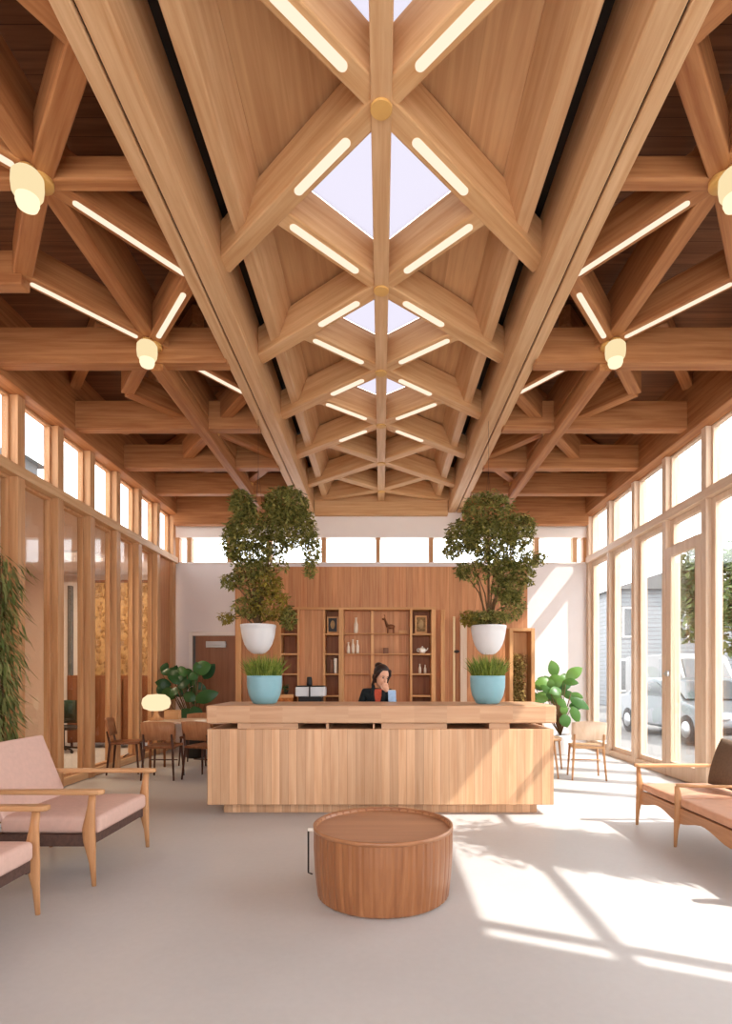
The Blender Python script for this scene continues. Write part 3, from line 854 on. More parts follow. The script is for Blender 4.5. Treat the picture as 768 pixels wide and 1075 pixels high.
frame_art('small framed oval portrait on the top shelf above the white teapot', 435.5, 448, 646, 664.3, False)
def vase(label, x, ytop, ybot, w, mat='ceramic', d=9.8, group='pale vases on the shelves', nm='vase'):
    hh = (ybot-ytop)*d/590; r = w*d/590/2
    o = MB().lathe([(0, 0), (r*.8, 0), (r, hh*.2), (r*.95, hh*.55), (r*.45, hh*.75), (r*.4, hh*.92), (r*.55, hh), (0, hh*.99)], n=20).build(nm, mat)
    o.location = (X97(x, d), d, Z97(ybot)+.001); tag(o, label, 'vase', group)
vase('single cream vase on the upper thin shelf', 373.5, 648, 664.4, 4.5)
vase('slim cream bottle vase on the thin shelf, farthest from the person of three', 365.5, 674, 685.9, 4)
vase('slim cream bottle vase, middle of three on the second thin shelf', 370.3, 671, 685.9, 3.6)
vase('slim cream bottle vase on the thin shelf, closest to the person of three', 375, 672, 685.9, 3.6)
vase('tiny pale bottle below the white teapot, nearer the person', 440.5, 697, 706.9, 3, d=9.8)
vase('tiny pale bottle below the white teapot, farther from the person', 446, 698, 706.9, 3, d=9.8)
def block(nm, label, cat, x0, x1, y0, y1, mat, dep=.12, d=9.76, group=None):
    o = MB().box(X97(x0, d), X97(x1, d), d, d+dep, 0, (y1-y0)*d/590).build(nm, mat, None, .004)
    o.location = (0, 0, Z97(y1)+.001); return tag(o, label, cat, group)
block('book', 'cream book standing upright on the third shelf of a narrow cubby', 'book', 350.5, 353.5, 691, 706.9, 'paper', .16, group='books in the cubby')
block('book', 'dark brown book standing left of the cream book in the cubby', 'book', 346, 349.5, 692.5, 706.9, 'brownwood', .16, group='books in the cubby')
# little white teapot shape
tp = thing('teapot', 'small white teapot on the second shelf of a narrow cubby', 'teapot', (X97(443.5), 9.78, Z97(686)+.001))
MB().lathe([(0, 0), (.04, 0), (.062, .04), (.06, .08), (.03, .105), (0, .11)], n=20).build('body', 'paper', tp)
MB().ball((0, 0, .118), .013, .013, .012).build('lid_knob', 'paper', tp)
MB().tube([(.055, 0, .05), (.085, 0, .07), (.095, 0, .1)], [.014, .01, .008], 8).build('spout', 'paper', tp)
MB().tube([(-.055, 0, .03), (-.09, 0, .045), (-.09, 0, .08), (-.055, 0, .09)], .007, 8).build('handle', 'paper', tp)
# antlered figurine on the upper thin shelf
fg = thing('deer_figurine', 'small brown long-necked figurine on the upper thin shelf, opposite the cream vase', 'figurine', (X97(410), 9.81, Z97(664.5)+.001))
m = MB()
m.ball((0, 0, .12), .075, .035, .04).tube([(-.05, 0, .12), (-.085, 0, .2), (-.10, 0, .245)], [.03, .02, .018], 8).ball((-.12, 0, .25), .034, .018, .02)
for lx, ly in ((-.05, .018), (-.05, -.018), (.05, .018), (.05, -.018)): m.tube([(lx, ly, .11), (lx*1.05, ly, 0)], [.013, .008], 6)
for sg in (-1, 1): m.tube([(-.105, sg*.008, .262), (-.10, sg*.03, .30), (-.115, sg*.035, .33)], .004, 5)
m.build('figurine_body', 'brownwood', fg)
block('wooden_box', 'small brown wooden box on the second thin shelf, above the person', 'box', 402, 407.5, 680, 685.9, 'brownwood', .09, 9.77)
block('trinket_box', 'low pale box beside the figurine on the upper thin shelf', 'box', 418, 427, 661.5, 664.4, 'shelf', .09, 9.77)

# back counter (hidden behind the desk top) with machine and crate
bc = thing('back_counter', 'low wooden back counter below the wall shelving', 'counter', (0, 9.4, 0))
MB().box(-2.5, 1.0, -.3, .27, 0, .86).build('carcass', 'panel', bc, .004)
MB().box(-2.52, 1.02, -.32, .275, .86, .9).build('countertop', 'shelfx', bc, .004)
em = thing('espresso_machine', 'silver and black espresso machine on the back counter', 'coffee machine', (X97(326.5, 9.3), 9.3, .9))
MB().box(-.19, .19, -.17, .17, 0, .17).build('base', 'black', em, .008)
MB().box(-.235, .235, -.2, .2, .17, .33).build('housing', 'silver', em, .02, 3)
MB().box(-.225, .225, -.19, .19, .33, .345).build('cup_tray', 'black', em, .004)
MB().lathe([(0, .345), (.045, .345), (.05, .37), (.042, .47), (.035, .49), (0, .492)], c=(-.03, 0, 0), n=20).build('hopper', 'black', em)
MB().box(-.012, .012, -.215, -.2, .17, .33).build('group_trim', 'dmetal', em)
ct = thing('painted_crate', 'small orange patterned crate beside the espresso machine', 'crate', (X97(300, 9.25), 9.25, .9))
MB().box(-.13, .13, -.09, .09, 0, .20).build('box', 'crate', ct, .004)
MB().box(-.14, .14, -.1, -.09, .15, .205).box(-.14, .14, -.1, -.09, 0, .03).build('slat', 'shelfx', ct, .003)
pl = thing('seedling_pot', 'little dark green seedling standing on the orange crate', 'potted plant', (X97(300, 9.25), 9.25, 1.106))
MB().lathe([(0, 0), (.03, 0), (.04, .06), (0, .055)], n=16).build('pot', 'dmetal', pl)
m = MB(); leaves(m, blob_pts((0, 0, .11), (.05, .05, .06), 60), .05); m.build('foliage', 'monst', pl, fixn=False)

# ----- upright timbers flanking the shelves
def upright(label, x0, x1, ytop, d, mat, nm='upright_board', depth=.08):
    o = MB().box(X97(x0, d), X97(x1, d), d, d+depth, 0, Z97(ytop, d)).build(nm, mat, None, .006)
    return tag(o, label, 'board', 'upright boards beside the shelving')
upright('upright board at the end of the timber wall, next to the brown door', 247.5, 253, 640, 9.85, 'shelf')
upright('upright board between shelving and the pot beside the espresso machine', 286, 292.5, 640, 9.85, 'shelf')
upright('narrow upright board between the shelving and the batten with knob', 462.5, 467, 640, 9.85, 'shelf')
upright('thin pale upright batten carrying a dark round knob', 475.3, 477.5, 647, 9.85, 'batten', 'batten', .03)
upright('pale upright board between the knob and the turquoise pot', 483, 490, 645, 9.85, 'pale_post')  # pale board put in for a bright sun patch on the timber wall
bt = [o for o in bpy.data.objects if o.name.startswith('batten')][0]
k_ = MB().ball((X97(479, 9.8), 9.77, Z97(684, 9.8)), .05, .03, .028).tube([(X97(479, 9.8), 9.78, Z97(684, 9.8)), (X97(477, 9.8), 9.86, Z97(684, 9.8))], .012, 8)
tag(k_.build('knob', 'dmetal', bt), 'dark round knob')
# display cabinet with dried moss
dcx = thing('display_niche', 'tall open wooden display box with dried moss, by the white wall near the fig', 'cabinet', (X97(546, 9.4), 9.4, 0))
w2 = 13.2*9.4/590; zt2 = Z97(660, 9.4)
MB().box(-w2, -w2+.06, -.12, .2, 0, zt2).build('side_panel', 'shelf', dcx, .004)
MB().box(w2-.06, w2, -.12, .2, 0, zt2).build('side_panel', 'shelf', dcx, .004)
MB().box(-w2+.06, w2-.06, -.12, .2, zt2-.05, zt2).build('top_board', 'shelfx', dcx, .004)
MB().box(-w2+.06, w2-.06, .17, .2, 0, zt2-.05).build('back_board', 'shelf', dcx)
MB().box(-w2+.06, w2-.06, -.12, .17, .9, .96).build('shelf', 'shelfx', dcx, .004)
m = MB(); leaves(m, [(R.uniform(-.135, .06), R.uniform(-.1, .1), R.uniform(.97, 1.78)) for _ in range(900)], .06, narrow=.5)
tag(m.build('dried_moss', 'moss', dcx, fixn=False), kind='stuff')

# ================================================= TABLES AND CHAIRS, BACK
def dining_chair(seatmat, legmat, backmat):
    t = thing('dining_chair', '', 'chair')
    for sx in (-1, 1):
        MB().tube([(sx*.21, -.2, 0), (sx*.185, -.17, .43)], [.012, .017], 8).build('leg', legmat, t)
        MB().tube([(sx*.22, .22, 0), (sx*.19, .18, .43), (sx*.19, .22, .62)], [.012, .018, .013], 8).build('leg', legmat, t)
    MB().box(-.2, .2, -.21, .2, .425, .46).build('seat', seatmat, t, .012, 3)
    MB().tube([(-.195, .0, .25), (.195, .0, .25)], .009, 6).build('stretcher', legmat, t)
    m = MB(); vs = []; fs = []; n = 10
    for off in (0, .022):
        for i in range(n+1):
            u = 2*i/n-1
            for z in (.54, .66, .80):
                vs.append((u*.225, .205+off+.05*(z-.54)/.26-.045*u*u, z-(.02*u*u if z > .7 else 0)))
    q = (n+1)*3
    for o in (0, q):
        for i in range(n):
            for j in range(2):
                a = o+i*3+j; fs.append((a, a+1, a+4, a+3))
    for i in range(n):
        fs.append((i*3, i*3+3, q+i*3+3, q+i*3)); fs.append((i*3+2, i*3+5, q+i*3+5, q+i*3+2))
    for i in (0, n):
        for j in range(2): fs.append((i*3+j, i*3+j+1, q+i*3+j+1, q+i*3+j))
    m.add(vs, fs, True).build('backrest', backmat, t)
    return t
def place(t, x, y, rz, label, group):
    t.location = (x, y, 0); t.rotation_euler = (0, 0, rz); t['label'] = label; t['group'] = group; return t
dcL = dining_chair('brownwood', 'darkleg', 'chairback')
place(dcL, -3.0, 7.75, PI, 'brown dining chair with its back to us in front of the lamp table', 'dining chairs at the lamp table')
place(copy_tree(dcL), -3.72, 8.2, PI/2+.25, 'dining chair at the lamp end of the table, by the glass wall', 'dining chairs at the lamp table')
place(copy_tree(dcL), -2.42, 7.75, PI-.35, 'brown dining chair half hidden by the desk end', 'dining chairs at the lamp table')
place(copy_tree(dcL), -2.95, 8.98, 0, 'dining chair on the far side of the lamp table', 'dining chairs at the lamp table')
for o in bpy.data.objects:
    pass
tb = thing('dining_table', 'long wooden dining table with the glowing lamp, behind the armchairs', 'table', (-2.92, 8.4, 0))
MB().box(-.5, .75, -.33, .33, .715, .75).build('tabletop', 'pale_rail', tb, .006)
for sx in (-.42, .65):
    for sy in (-.27, .27): MB().tube([(sx, sy, 0), (sx, sy, .715)], [.018, .024], 8).build('leg', 'brownwood', tb)
tl = thing('table_lamp', 'glowing cream mushroom-shaped lamp on the dining table', 'lamp', px(164, 0, 8.3)[:2] + (.75,)); tl.scale = (1.1, 1.1, 1.05)
MB().lathe([(0, 0), (.09, 0), (.10, .02), (.05, .05), (.03, .09), (.028, .16), (0, .16)], n=24).build('base', 'oak', tl)
MB().lathe([(.0, .13), (.08, .135), (.16, .17), (.185, .24), (.17, .31), (.11, .36), (.0, .37)], n=32).build('lamp_shade', 'tlamp', tl)
bx = MB().box(-.11, .11, -.06, .06, 0, .14).build('tissue_box', 'oakx', None, .006)
bx.location = px(176, 0, 8.3)[:2] + (.751,); bx.location.y = 8.5; tag(bx, 'low wooden box behind the glowing table lamp', 'box')
bb = MB().box(-.15, .15, -.1, .1, 0, .012).build('open_magazine', 'paper', None, .002)
bb.location = (-2.55, 8.2, .7505); bb.rotation_euler = (0, 0, .1); tag(bb, 'white paper sheet on the long dining table', 'paper')

dcR = dining_chair('oakx', 'oak', 'pale_post')
place(dcR, 2.82, 7.75, PI-.15, 'pale wooden dining chair with its back to us, by the street windows', 'dining chairs by the street windows')
place(copy_tree(dcR), 2.44, 8.55, .5, 'pale wooden dining chair on the far side of the small table', 'dining chairs by the street windows')
st2 = thing('side_table', 'small round pale wooden table between the desk and street windows', 'table', (2.25, 7.85, 0))
MB().lathe([(0, .52), (.24, .52), (.26, .535), (.26, .55), (0, .55)], n=36).build('tabletop', 'oakx', st2)
for k in range(4):
    a = PI/4+k*PI/2; MB().tube([(math.cos(a)*.24, math.sin(a)*.24, 0), (math.cos(a)*.17, math.sin(a)*.17, .52)], [.012, .017], 8).build('leg', 'oak', st2)
vz = MB().lathe([(0, 0), (.045, 0), (.05, .1), (.045, .2), (.05, .22), (0, .215)], n=20).build('dark_vase', 'brownwood')
vz.location = (2.2, 7.85, .551); tag(vz, 'dark cylindrical vase on the small round table', 'vase')

# ================================================================ THE PERSON
def make_person():
    D = 6.85
    t = thing('person', 'person in a dark jacket, hair tied up, hand at the chin, behind the desk', 'person', (-.04, D, 0))
    def evalmesh(o):
        dg = bpy.context.evaluated_depsgraph_get(); return bpy.data.meshes.new_from_object(o.evaluated_get(dg))
    V = {'pel': (0,0,.80), 'wst': (0,.005,.93), 'chs': (-.005,0,1.10), 'shl': (-.01,0,1.20), 'nk': (.005,-.005,1.25), 'nk2': (.025,-.02,1.30),
         'sL': (-.155,.01,1.21), 'eL': (-.225,-.02,.98), 'wL': (-.13,-.19,1.02), 'hL': (-.10,-.25,1.03),
         'sR': (.15,.01,1.20), 'eR': (.205,-.10,1.0), 'wR': (.12,-.13,1.18), 'hR': (.10,-.14,1.25),
         'hipL': (-.09,0,.76), 'kL': (-.1,-.02,.42), 'aL': (-.1,.02,.07), 'tL': (-.11,-.14,.03),
         'hipR': (.09,0,.76), 'kR': (.1,-.02,.42), 'aR': (.1,.02,.07), 'tR': (.11,-.14,.03)}
    rad = {'pel': .115, 'wst': .10, 'chs': .115, 'shl': .085, 'nk': .048, 'nk2': .045, 'sL': .052, 'eL': .038, 'wL': .027, 'hL': .026,
           'sR': .052, 'eR': .038, 'wR': .027, 'hR': .026, 'hipL': .085, 'kL': .055, 'aL': .038, 'tL': .03, 'hipR': .085, 'kR': .055, 'aR': .038, 'tR': .03}
    E = [('pel','wst'),('wst','chs'),('chs','shl'),('shl','nk'),('nk','nk2'),('shl','sL'),('sL','eL'),('eL','wL'),('wL','hL'),('shl','sR'),('sR','eR'),('eR','wR'),('wR','hR'),
         ('pel','hipL'),('hipL','kL'),('kL','aL'),('aL','tL'),('pel','hipR'),('hipR','kR'),('kR','aR'),('aR','tR')]
    keys = list(V)
    def skin(keys, V, rad, E, root):
        me = bpy.data.meshes.new('tmp'); me.from_pydata([V[k] for k in keys], [(keys.index(a), keys.index(b)) for a, b in E], [])
        o = bpy.data.objects.new('tmp', me); COL.objects.link(o)
        o.modifiers.new('s', 'SKIN'); o.modifiers.new('b', 'SUBSURF').levels = 1
        for i, k in enumerate(keys):
            me.skin_vertices[0].data[i].radius = (rad[k], rad[k]*.9); me.skin_vertices[0].data[i].use_root = (k == root)
        bpy.context.view_layer.update(); r = evalmesh(o); bpy.data.objects.remove(o); return r
    body = skin(keys, V, rad, E, 'pel')
    mb = MB(); mb.add([v.co for v in body.vertices], [list(p.vertices) for p in body.polygons], True)
    # fingers: right hand curled at the chin, left hand resting
    def hand(wrist, hand_, side, curl):
        w, h = Vector(wrist), Vector(hand_); d = (h-w).normalized(); s = d.cross(Vector((0, -1, 0)) if abs(d.y) < .8 else Vector((0,0,1))).normalized()
        nrm = s.cross(d).normalized()*curl
        mb.ball(h, .034, .022, .038, 12, 8)
        for k, (off, ln) in enumerate(((-.026, .062), (-.009, .072), (.009, .068), (.026, .052))):
            a = h + s*off + d*.02; b = a + d*ln*.5 + nrm*ln*.12; c = b + d*ln*.3 + nrm*ln*.38
            mb.tube([a, b, c], [.0098, .009, .0075], 8)
        a = h - d*.01 + s*side*.026; b = a + s*side*.025 + d*.025 + nrm*.008; mb.tube([a, b, b+d*.026], [.011, .010, .008], 8)
    hand(V['wR'], V['hR'], -1, -1); hand(V['wL'], V['hL'], 1, 1)
    # head: skull + jaw + nose + ears, turned to the right and bowed
    hd = MB()
    hd.ball((0, .012, .055), .074, .09, .088, 24, 16).ball((0, -.022, -.012), .056, .066, .082, 20, 14).ball((0, -.066, -.07), .028, .024, .024)
    hd.tube([(0, -.082, .03), (0, -.100, -.002), (0, -.098, -.012)], [.009, .0145, .011], 8)
    for sg in (-1, 1): hd.ball((sg*.074, .012, .012), .010, .020, .030, 10, 8)
    T = Matrix.Translation((.04, -.035, 1.37)) @ Matrix.Scale(1.1, 4) @ Matrix.Rotation(math.radians(28), 4, 'Z') @ Matrix.Rotation(math.radians(14), 4, 'X') @ Matrix.Rotation(math.radians(7), 4, 'Y')
    for i, v in enumerate(hd.v): hd.v[i] = T @ v
    mb.add(hd.v, hd.f, True)
    me = bpy.data.meshes.new('tmpb'); me.from_pydata([tuple(v) for v in mb.v], [], mb.f)
    o = bpy.data.objects.new('tmpb', me); COL.objects.link(o)
    rm = o.modifiers.new('r', 'REMESH'); rm.mode = 'VOXEL'; rm.voxel_size = .0065; rm.use_smooth_shade = True
    sm = o.modifiers.new('sm', 'SMOOTH'); sm.iterations = 3; sm.factor = .4
    bpy.context.view_layer.update(); full = evalmesh(o); bpy.data.objects.remove(o)
    import bmesh
    bm = bmesh.new(); bm.from_mesh(full); seen = set(); isl = []
    for v in bm.verts:
        if v in seen: continue
        st_ = [v]; seen.add(v); grp = []
        while st_:
            q = st_.pop(); grp.append(q)
            for e in q.link_edges:
                o2 = e.other_vert(q)
                if o2 not in seen: seen.add(o2); st_.append(o2)
        isl.append(grp)
    isl.sort(key=len)
    bmesh.ops.delete(bm, geom=[v for g in isl[:-1] for v in g], context='VERTS'); bm.to_mesh(full); bm.free()
    full.materials.clear(); full.materials.append(M['skin'])
    b = bpy.data.objects.new('body', full); COL.objects.link(b); b.parent = t
    for p in full.polygons: p.use_smooth = True
    def face(name, mat, parts):
        m = MB()
        for c, r in parts: m.ball(c, *r, 10, 7)
        for i, v in enumerate(m.v): m.v[i] = T @ v
        m.build(name, mat, b)
    face('eye', 'eye', [((-.028, -.086, .028), (.012, .007, .006))]); face('eye', 'eye', [((.028, -.086, .028), (.012, .007, .006))])
    face('eyebrow', 'hair', [((-.029, -.088, .046), (.018, .006, .004)), ((.029, -.088, .046), (.018, .006, .004))])
    face('lips', 'lip', [((0, -.090, -.040), (.020, .008, .006))])
    hr = MB()
    hr.ball((0, .026, .068), .086, .097, .094, 24, 14).ball((0, .075, .0), .07, .06, .07, 18, 12).ball((-.02, .075, .125), .05, .05, .042, 18, 12)
    for sg in (-1, 1): hr.tube([(sg*.045, -.06, .11), (sg*.075, -.035, .06), (sg*.08, .0, .0), (sg*.085, .01, -.08), (sg*.075, .0, -.15)], [.022, .02, .018, .016, .008], 8)
    # clear the face: pull the front of the cap back
    for i, v in enumerate(hr.v):
        if v.y < -.045 and v.z < .1: v.y = -.045 + (v.y+.045)*.25
    for i, v in enumerate(hr.v): hr.v[i] = T @ v
    hr.build('hair', 'hair', b)
    # jacket: torso shell and sleeves, one garment
    jk = skin(['wst0','wst','chs','shl','sL','eL','wL','sR','eR','wR'],
              dict(V, wst0=(0, .0, .78), wL=tuple(Vector(V['eL']).lerp(Vector(V['wL']), .9)), wR=tuple(Vector(V['eR']).lerp(Vector(V['wR']), .85))),
              {'wst0': .15, 'wst': .145, 'chs': .155, 'shl': .105, 'sL': .078, 'eL': .06, 'wL': .045, 'sR': .078, 'eR': .06, 'wR': .043},
              [('wst0','wst'),('wst','chs'),('chs','shl'),('shl','sL'),('sL','eL'),('eL','wL'),('shl','sR'),('sR','eR'),('eR','wR')], 'wst0')
    jk.materials.clear(); jk.materials.append(M['jacket'])
    for p in jk.polygons: p.use_smooth = True
    j = bpy.data.objects.new('jacket', jk); COL.objects.link(j); j.parent = t
    q = j.modifiers.new('s', 'SUBSURF'); q.levels = 1; q.render_levels = 1
    # collar, open front with the orange-red top
    bl = MB(); bl.add([(-.035, -.13, 1.245), (.045, -.125, 1.245), (.055, -.155, 1.17), (.02, -.168, 1.06), (-.03, -.168, 1.06), (-.055, -.158, 1.17)], [(0,1,2,3,4,5)])
    o = bl.build('blouse', 'blouse', t); sd = o.modifiers.new('t', 'SOLIDIFY'); sd.thickness = .02; sd.offset = 0
    MB().tube([(-.06, -.03, 1.30), (-.055, -.11, 1.255), (-.06, -.155, 1.17), (-.035, -.165, 1.06)], [.018, .026, .024, .018], 8).tube([(.065, -.03, 1.295), (.06, -.11, 1.25), (.065, -.15, 1.17), (.035, -.165, 1.06)], [.018, .026, .024, .018], 8).build('lapel', 'jacket', j)
    tr = skin(['pel','hipL','kL','aL','hipR','kR','aR'], V, {'pel': .135, 'hipL': .105, 'kL': .075, 'aL': .06, 'hipR': .105, 'kR': .075, 'aR': .06},
              [('pel','hipL'),('hipL','kL'),('kL','aL'),('pel','hipR'),('hipR','kR'),('kR','aR')], 'pel')
    tr.materials.clear(); tr.materials.append(M['trouser'])
    for p in tr.polygons: p.use_smooth = True
    j = bpy.data.objects.new('trousers', tr); COL.objects.link(j); j.parent = t
    for sg in (-1, 1):
        MB().ball((sg*.105, -.055, .035), .05, .12, .04, 16, 10).build('shoe', 'black', t)
    return t
make_person()
fo = thing('document_folder', 'pale blue folder standing upright on the desk beside the person', 'folder', (.125, 6.48, 1.107))
fo.rotation_euler = (math.radians(-6), 0, .2)
MB().box(-.045, .045, -.012, .012, 0, .13).build('cover', 'paleblue', fo, .003)
MB().box(-.042, .042, -.006, .006, .004, .135).build('papers', 'paper', fo)

# ====================================================== ANNEX BEHIND THE LEFT GLASS
S(MB().box(-9.0, -XW-.12, YF, 12.4, 3.62, 3.7).build('ceiling_annex', 'pinkwall'))
S(MB().box(-9.1, -9.0, YF, 12.4, 0, 3.62).build('wall_annex_left', 'pinkwall'))
S(MB().box(-9.0, -XW-.12, 12.3, 12.4, 0, 3.62).build('wall_annex_back', 'pinkwall'))
S(MB().box(-9.0, -XW-.12, YF-.1, YF, 0, 3.62).build('wall_annex_front', 'pinkwall'))
sc = thing('patterned_screen', 'tall golden patterned screen in the room behind the glass wall', 'screen', (-5.35, 11.7, 0))
MB().box(-.75, .75, 0, .04, .05, 3.35).build('screen_panel', 'gold', sc)
lv = MB()
for _ in range(420):
    lv.ball((R.uniform(-.72, .72), -.006, R.uniform(1.2, 3.3)), R.uniform(.02, .05), .008, R.uniform(.02, .06), 8, 5)
tag(lv.build('leaf_relief', 'gold_dark', sc), kind='stuff')
MB().box(-.8, -.75, -.02, .06, 0, 3.4).box(.75, .8, -.02, .06, 0, 3.4).box(-.75, .75, -.02, .06, 3.35, 3.4).build('frame', 'brownwood', sc, .005)
sb = thing('sideboard', 'dark reddish wooden sideboard below the golden screen', 'cabinet', (-5.3, 11.2, 0))
MB().box(-.85, .85, -.2, .2, .1, 1.42).build('carcass', 'brownwood', sb, .01)
for k in range(3):
    d_ = MB().box(-.8+.54*k, -.3+.54*k, -.225, -.2, .15, 1.36).build('door', 'brownwood', sb, .006)
    MB().ball((-.34+.54*k, -.24, .8), .02, .02, .02).build('knob', 'dmetal', d_)
for sx in (-.78, .78):
    for sy in (-.15, .15): MB().tube([(sx, sy, 0), (sx, sy, .1)], .025, 8).build('foot', 'darkleg', sb)
gc = MB(); n = 26
for k in range(n):
    y0, y1 = 6.9+.15*k, 6.9+.15*(k+1); gc.box(-8.6, -8.52+.03*(k % 2), y0, y1, .02, 3.5)
tag(gc.build('wood_slat_screen', 'panel'), 'warm wooden wall panel behind the glass wall, beside the bamboo', 'panel')
co = MB().box(-6.56, -6.48, 11.75, 11.85, 0, 3.3).build('grey_column', 'grey', None, .01); tag(co, 'slim grey column in the room behind the glass wall', 'column')
cw = S(MB().box(-6.85, -6.2, 11.95, 12.1, 0, 3.4).build('wall_annex_pier', 'white'))
ch = thing('office_chair', 'dark green chair in the room behind the glass wall', 'chair', (-5.85, 10.35, 0), .7)
MB().lathe([(0, .42), (.22, .42), (.24, .45), (.22, .49), (0, .5)], n=28).build('seat', 'monst_cloth' if 'monst_cloth' in M else 'dmetal', ch)
M['dgreen'] = plain('dark_green_fabric', '2C3A30', .9, .1)
cur = MB()
for k in range(13):
    a0 = PI*.15+PI*.7*k/13; a1 = PI*.15+PI*.7*(k+1)/13
    cur.add([(math.cos(a)*r, math.sin(a)*r, z) for a in (a0, a1) for r in (.25, .28) for z in (.52, .95)], [(0,1,5,4),(2,3,7,6),(1,3,7,5),(0,2,6,4)], True)
cur.build('backrest', 'dgreen', ch)
MB().tube([(0, 0, .1), (0, 0, .42)], .025, 10).build('column', 'dmetal', ch)
for k in range(5):
    a = 2*PI*k/5; l = MB().tube([(0, 0, .1), (math.cos(a)*.28, math.sin(a)*.28, .06)], [.022, .015], 8).build('leg', 'dmetal', ch)
    MB().ball((math.cos(a)*.28, math.sin(a)*.28, .03), .03, .03, .03, 12, 8).build('castor', 'black', l)
def annex_fill(x, y, e):  # unseen panels and area lights added to brighten the annex
    o = MB().box(-.4, .4, -.4, .4, 0, .03).build('ceiling_light', 'offwhite'); o.location = (x, y, 3.585); S(o)
    l = bpy.data.lights.new('annex_light', 'AREA'); l.energy = e; l.color = (1, .76, .52); l.size = .75
    q = bpy.data.objects.new('annex_light', l); COL.objects.link(q); q.location = (x, y, 3.58)
annex_fill(-5.6, 7.8, 42); annex_fill(-5.5, 10.3, 42); annex_fill(-6.5, 4.5, 36)

# ============================================================== OUTSIDE, RIGHT
def car(label, loc, rz, paint, L, Wd, Hh, van=False):
    t = thing('parked_van' if van else 'parked_car', label, 'van' if van else 'car', loc, rz)
    b = MB()   # side profile in Y(length)-Z, swept over X
    hl = L/2
    if van: prof = [(-hl, .3), (-hl, .95), (-hl+.25, 1.1), (-hl+.9, Hh-.15), (-hl+1.3, Hh), (hl-.1, Hh), (hl, Hh-.2), (hl, .3)]
    else: prof = [(-hl, .28), (-hl-.03, .55), (-hl+.1, .74), (-hl+1.15, .92), (-hl+1.95, Hh-.06), (-hl+2.3, Hh), (hl-1.5, Hh-.02), (hl-.75, 1.02), (hl-.1, .95), (hl, .7), (hl-.02, .28)]
    b.prism(prof, 'X', -Wd/2, Wd/2).build('body', paint, t, .07, 3)
    g = MB()
    if van:
        g.add([(-Wd*.42, -hl+.28, 1.14), (Wd*.42, -hl+.28, 1.14), (Wd*.38, -hl+.86, Hh-.22), (-Wd*.38, -hl+.86, Hh-.22)], [(0,1,2,3)])
    else:
        g.add([(-Wd*.42, -hl+1.17, .95), (Wd*.42, -hl+1.17, .95), (Wd*.36, -hl+1.93, Hh-.09), (-Wd*.36, -hl+1.93, Hh-.09)], [(0,1,2,3)])
    for v in g.v: v.y -= .03; v.z += .02
    w = g.build('windscreen', 'carglass', t); w.modifiers.new('t', 'SOLIDIFY').thickness = .02
    sg_ = [(-hl+1.45, .98), (-hl+2.1, Hh-.1), (hl-1.5, Hh-.1), (hl-.95, 1.0)] if not van else [(-hl+.7, 1.15), (-hl+1.1, Hh-.2), (-hl+2.0, Hh-.2), (-hl+2.0, 1.15)]
    for s in (-1, 1): MB().prism(sg_, 'X', s*Wd/2-.012, s*Wd/2+.012).build('side_window', 'carglass', t)
    for s in (-1, 1):
        for yy in (-hl+.85, hl-.85):
            wh = MB().lathe([(0, -.1), (.2, -.1), (.31, -.09), (.33, 0), (.31, .09), (.2, .1), (0, .1)], n=28)
            for i, v in enumerate(wh.v): wh.v[i] = Vector((v.z + s*(Wd/2-.09), v.x+yy, v.y+.33))
            wo = wh.build('wheel', 'tyre', t)
            hb = MB().lathe([(0, .0), (.18, .0), (.17, .02), (0, .03)], n=20)
            for i, v in enumerate(hb.v): hb.v[i] = Vector((s*(v.z + Wd/2+.005), v.x+yy, v.y+.33))
            hb.build('hub_cap', 'metal', wo)
        MB().ball((s*Wd*.34, -hl-.0, .66 if not van else .8), .16, .06, .07).build('headlight', 'silver', t)
    MB().box(-Wd*.42, Wd*.42, -hl-.06, -hl+.05, .32, .46).build('bumper', 'dmetal' if not van else 'grey', t, .02)
    return t
car('silver car parked outside the street windows, nose towards us', (7.3, 13.2, -.05), 0, 'carpaint', 4.5, 1.8, 1.42)
car('pale van with dark windscreen parked behind the silver car outside', (11.6, 22.0, -.05), 0, 'vanpaint', 5.0, 1.95, 2.3, True)
def tree(label, loc, crown, r, n, hgt):
    t = thing('street_tree', label, 'tree', loc, 0, 'street trees outside')
    MB().tube([(0,0,0), (.04,.02,hgt*.4), (0,0,hgt*.8)], [.14, .11, .06], 10).build('trunk', 'bark', t)
    m = MB()
    for k in range(9):
        c = Vector((R.uniform(-.6,.6)*r[0], R.uniform(-.6,.6)*r[0], crown + R.uniform(-.65,.65)*r[1]))
        leaves(m, blob_pts(c, (r[0]*.5, r[0]*.5, r[1]*.42), n//9), .27, narrow=.65)
    m.build('crown', 'street_leaf', t, fixn=False)
tree('leafy street tree seen through the door pane', (9.9, 17.0, -.05), 4.1, (1.0, 1.6), 2200, 4.5)
tree('bigger leafy street tree, nearest outside the street windows', (9.6, 14.0, -.05), 3.4, (1.2, 2.2), 3200, 4.2)
def house(label, x0, x1, y0, y1, hgt, mat, wins, nm='house'):
    t = thing(nm, label, 'house', ((x0+x1)/2, y0, -.05), 0, 'buildings outside')
    w = (x1-x0)/2
    MB().box(-w, w, 0, y1-y0, 0, hgt).build('wall', mat, t)
    MB().prism([(-w-.3, hgt), (w+.3, hgt), (0, hgt+w*.35)], 'Y', -.3, y1-y0+.3).build('roof', 'roofing', t)
    for (wx, wz, ww, wh_) in wins:
        f_ = MB().box(wx-ww/2-.08, wx+ww/2+.08, -.05, .0, wz-.08, wz+wh_+.08).build('window', 'offwhite', t)
        MB().box(wx-ww/2, wx+ww/2, -.06, -.05, wz, wz+wh_).build('pane', 'carglass', f_)
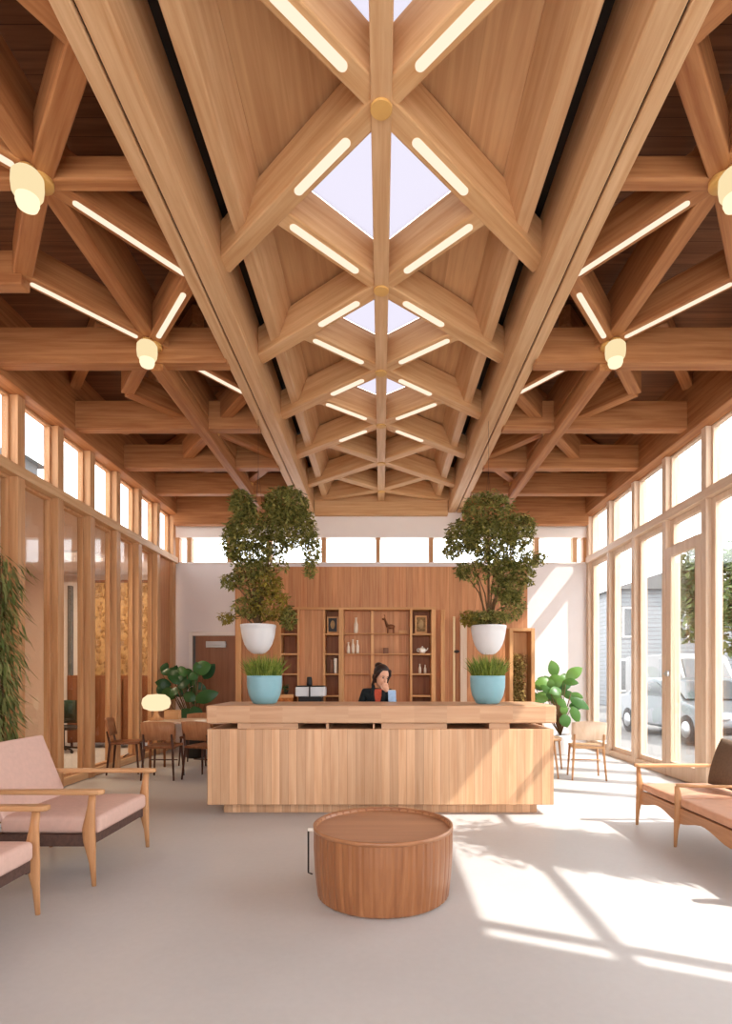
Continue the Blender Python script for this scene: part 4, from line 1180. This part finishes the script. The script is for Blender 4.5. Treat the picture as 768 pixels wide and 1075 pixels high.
house('grey boarded house across the street, beyond the parked vehicles', 11.2, 17, 27, 36, 5.6, 'siding', [(-2, 3.4, .9, 1.3), (1, 3.4, .9, 1.3), (-1.9, .8, 1.4, 1.4)])
house('pale plastered house across the street, beside the boarded one', 19.5, 29, 31, 40, 6.0, 'facade', [(-3, 3.6, 1, 1.4), (0, 3.6, 1, 1.4), (3, 3.6, 1, 1.4), (-2.5, .9, 1.6, 1.6)])
house('grey building seen through the nearest upper window above the bamboo', -17, -14, 22, 22.9, 10.0, 'roofing', [(.8, 8, .5, .9)], 'building')
house('grey building seen through the upper window second from the bamboo', -17, -14, 24.3, 26, 9.4, 'roofing', [(.8, 8, .5, .9)], 'building')
house('grey building seen through the upper window fourth from the bamboo', -17, -14, 29.2, 31.3, 9.2, 'roofing', [(.8, 8, .5, .9)], 'building')
S(MB().box(-60, -9.1, YF-20, 70, -.16, -.05).build('ground_left', 'concrete'))

# ================================================================ LIGHT + CAMERA
w = bpy.data.worlds.new('sky'); C.world = w; w.use_nodes = True
nt = w.node_tree; nt.nodes.clear()
bg = nt.nodes.new('ShaderNodeBackground'); wo = nt.nodes.new('ShaderNodeOutputWorld')
tc = nt.nodes.new('ShaderNodeTexCoord'); sp = nt.nodes.new('ShaderNodeSeparateXYZ'); rp = nt.nodes.new('ShaderNodeValToRGB')
nt.links.new(tc.outputs['Generated'], sp.inputs[0]); nt.links.new(sp.outputs['Z'], rp.inputs[0])
rp.color_ramp.elements[0].color = (.96, .97, 1, 1); rp.color_ramp.elements[1].color = (.90, .94, 1, 1)
nt.links.new(rp.outputs[0], bg.inputs[0]); bg.inputs[1].default_value = 2.9
nt.links.new(bg.outputs[0], wo.inputs[0])
sl = bpy.data.lights.new('sun', 'SUN'); sl.energy = 4.4; sl.angle = math.radians(.7); sl.color = (1, .95, .89)
so = bpy.data.objects.new('sun', sl); COL.objects.link(so)
so.rotation_euler = Vector((-.787, .35, -1)).to_track_quat('-Z', 'Y').to_euler()

cam = bpy.data.cameras.new('camera'); co = bpy.data.objects.new('camera', cam); COL.objects.link(co)
co.location = (0, 0, H); co.rotation_euler = (PI/2, 0, 0)
cam.sensor_fit = 'AUTO'; cam.sensor_width = 36; cam.lens = 590/1075*36
cam.shift_y = (710-537.5)/1075; cam.shift_x = -(400-384)/1075
cam.clip_start = .05; cam.clip_end = 300
C.camera = co
C.cycles.max_bounces = 12; C.cycles.diffuse_bounces = 6; C.cycles.transparent_max_bounces = 16
C.cycles.sample_clamp_indirect = 6
C.view_settings.view_transform = 'Standard'; C.view_settings.look = 'None'
C.view_settings.exposure = .98; C.view_settings.gamma = 1; C.view_settings.use_curve_mapping = False
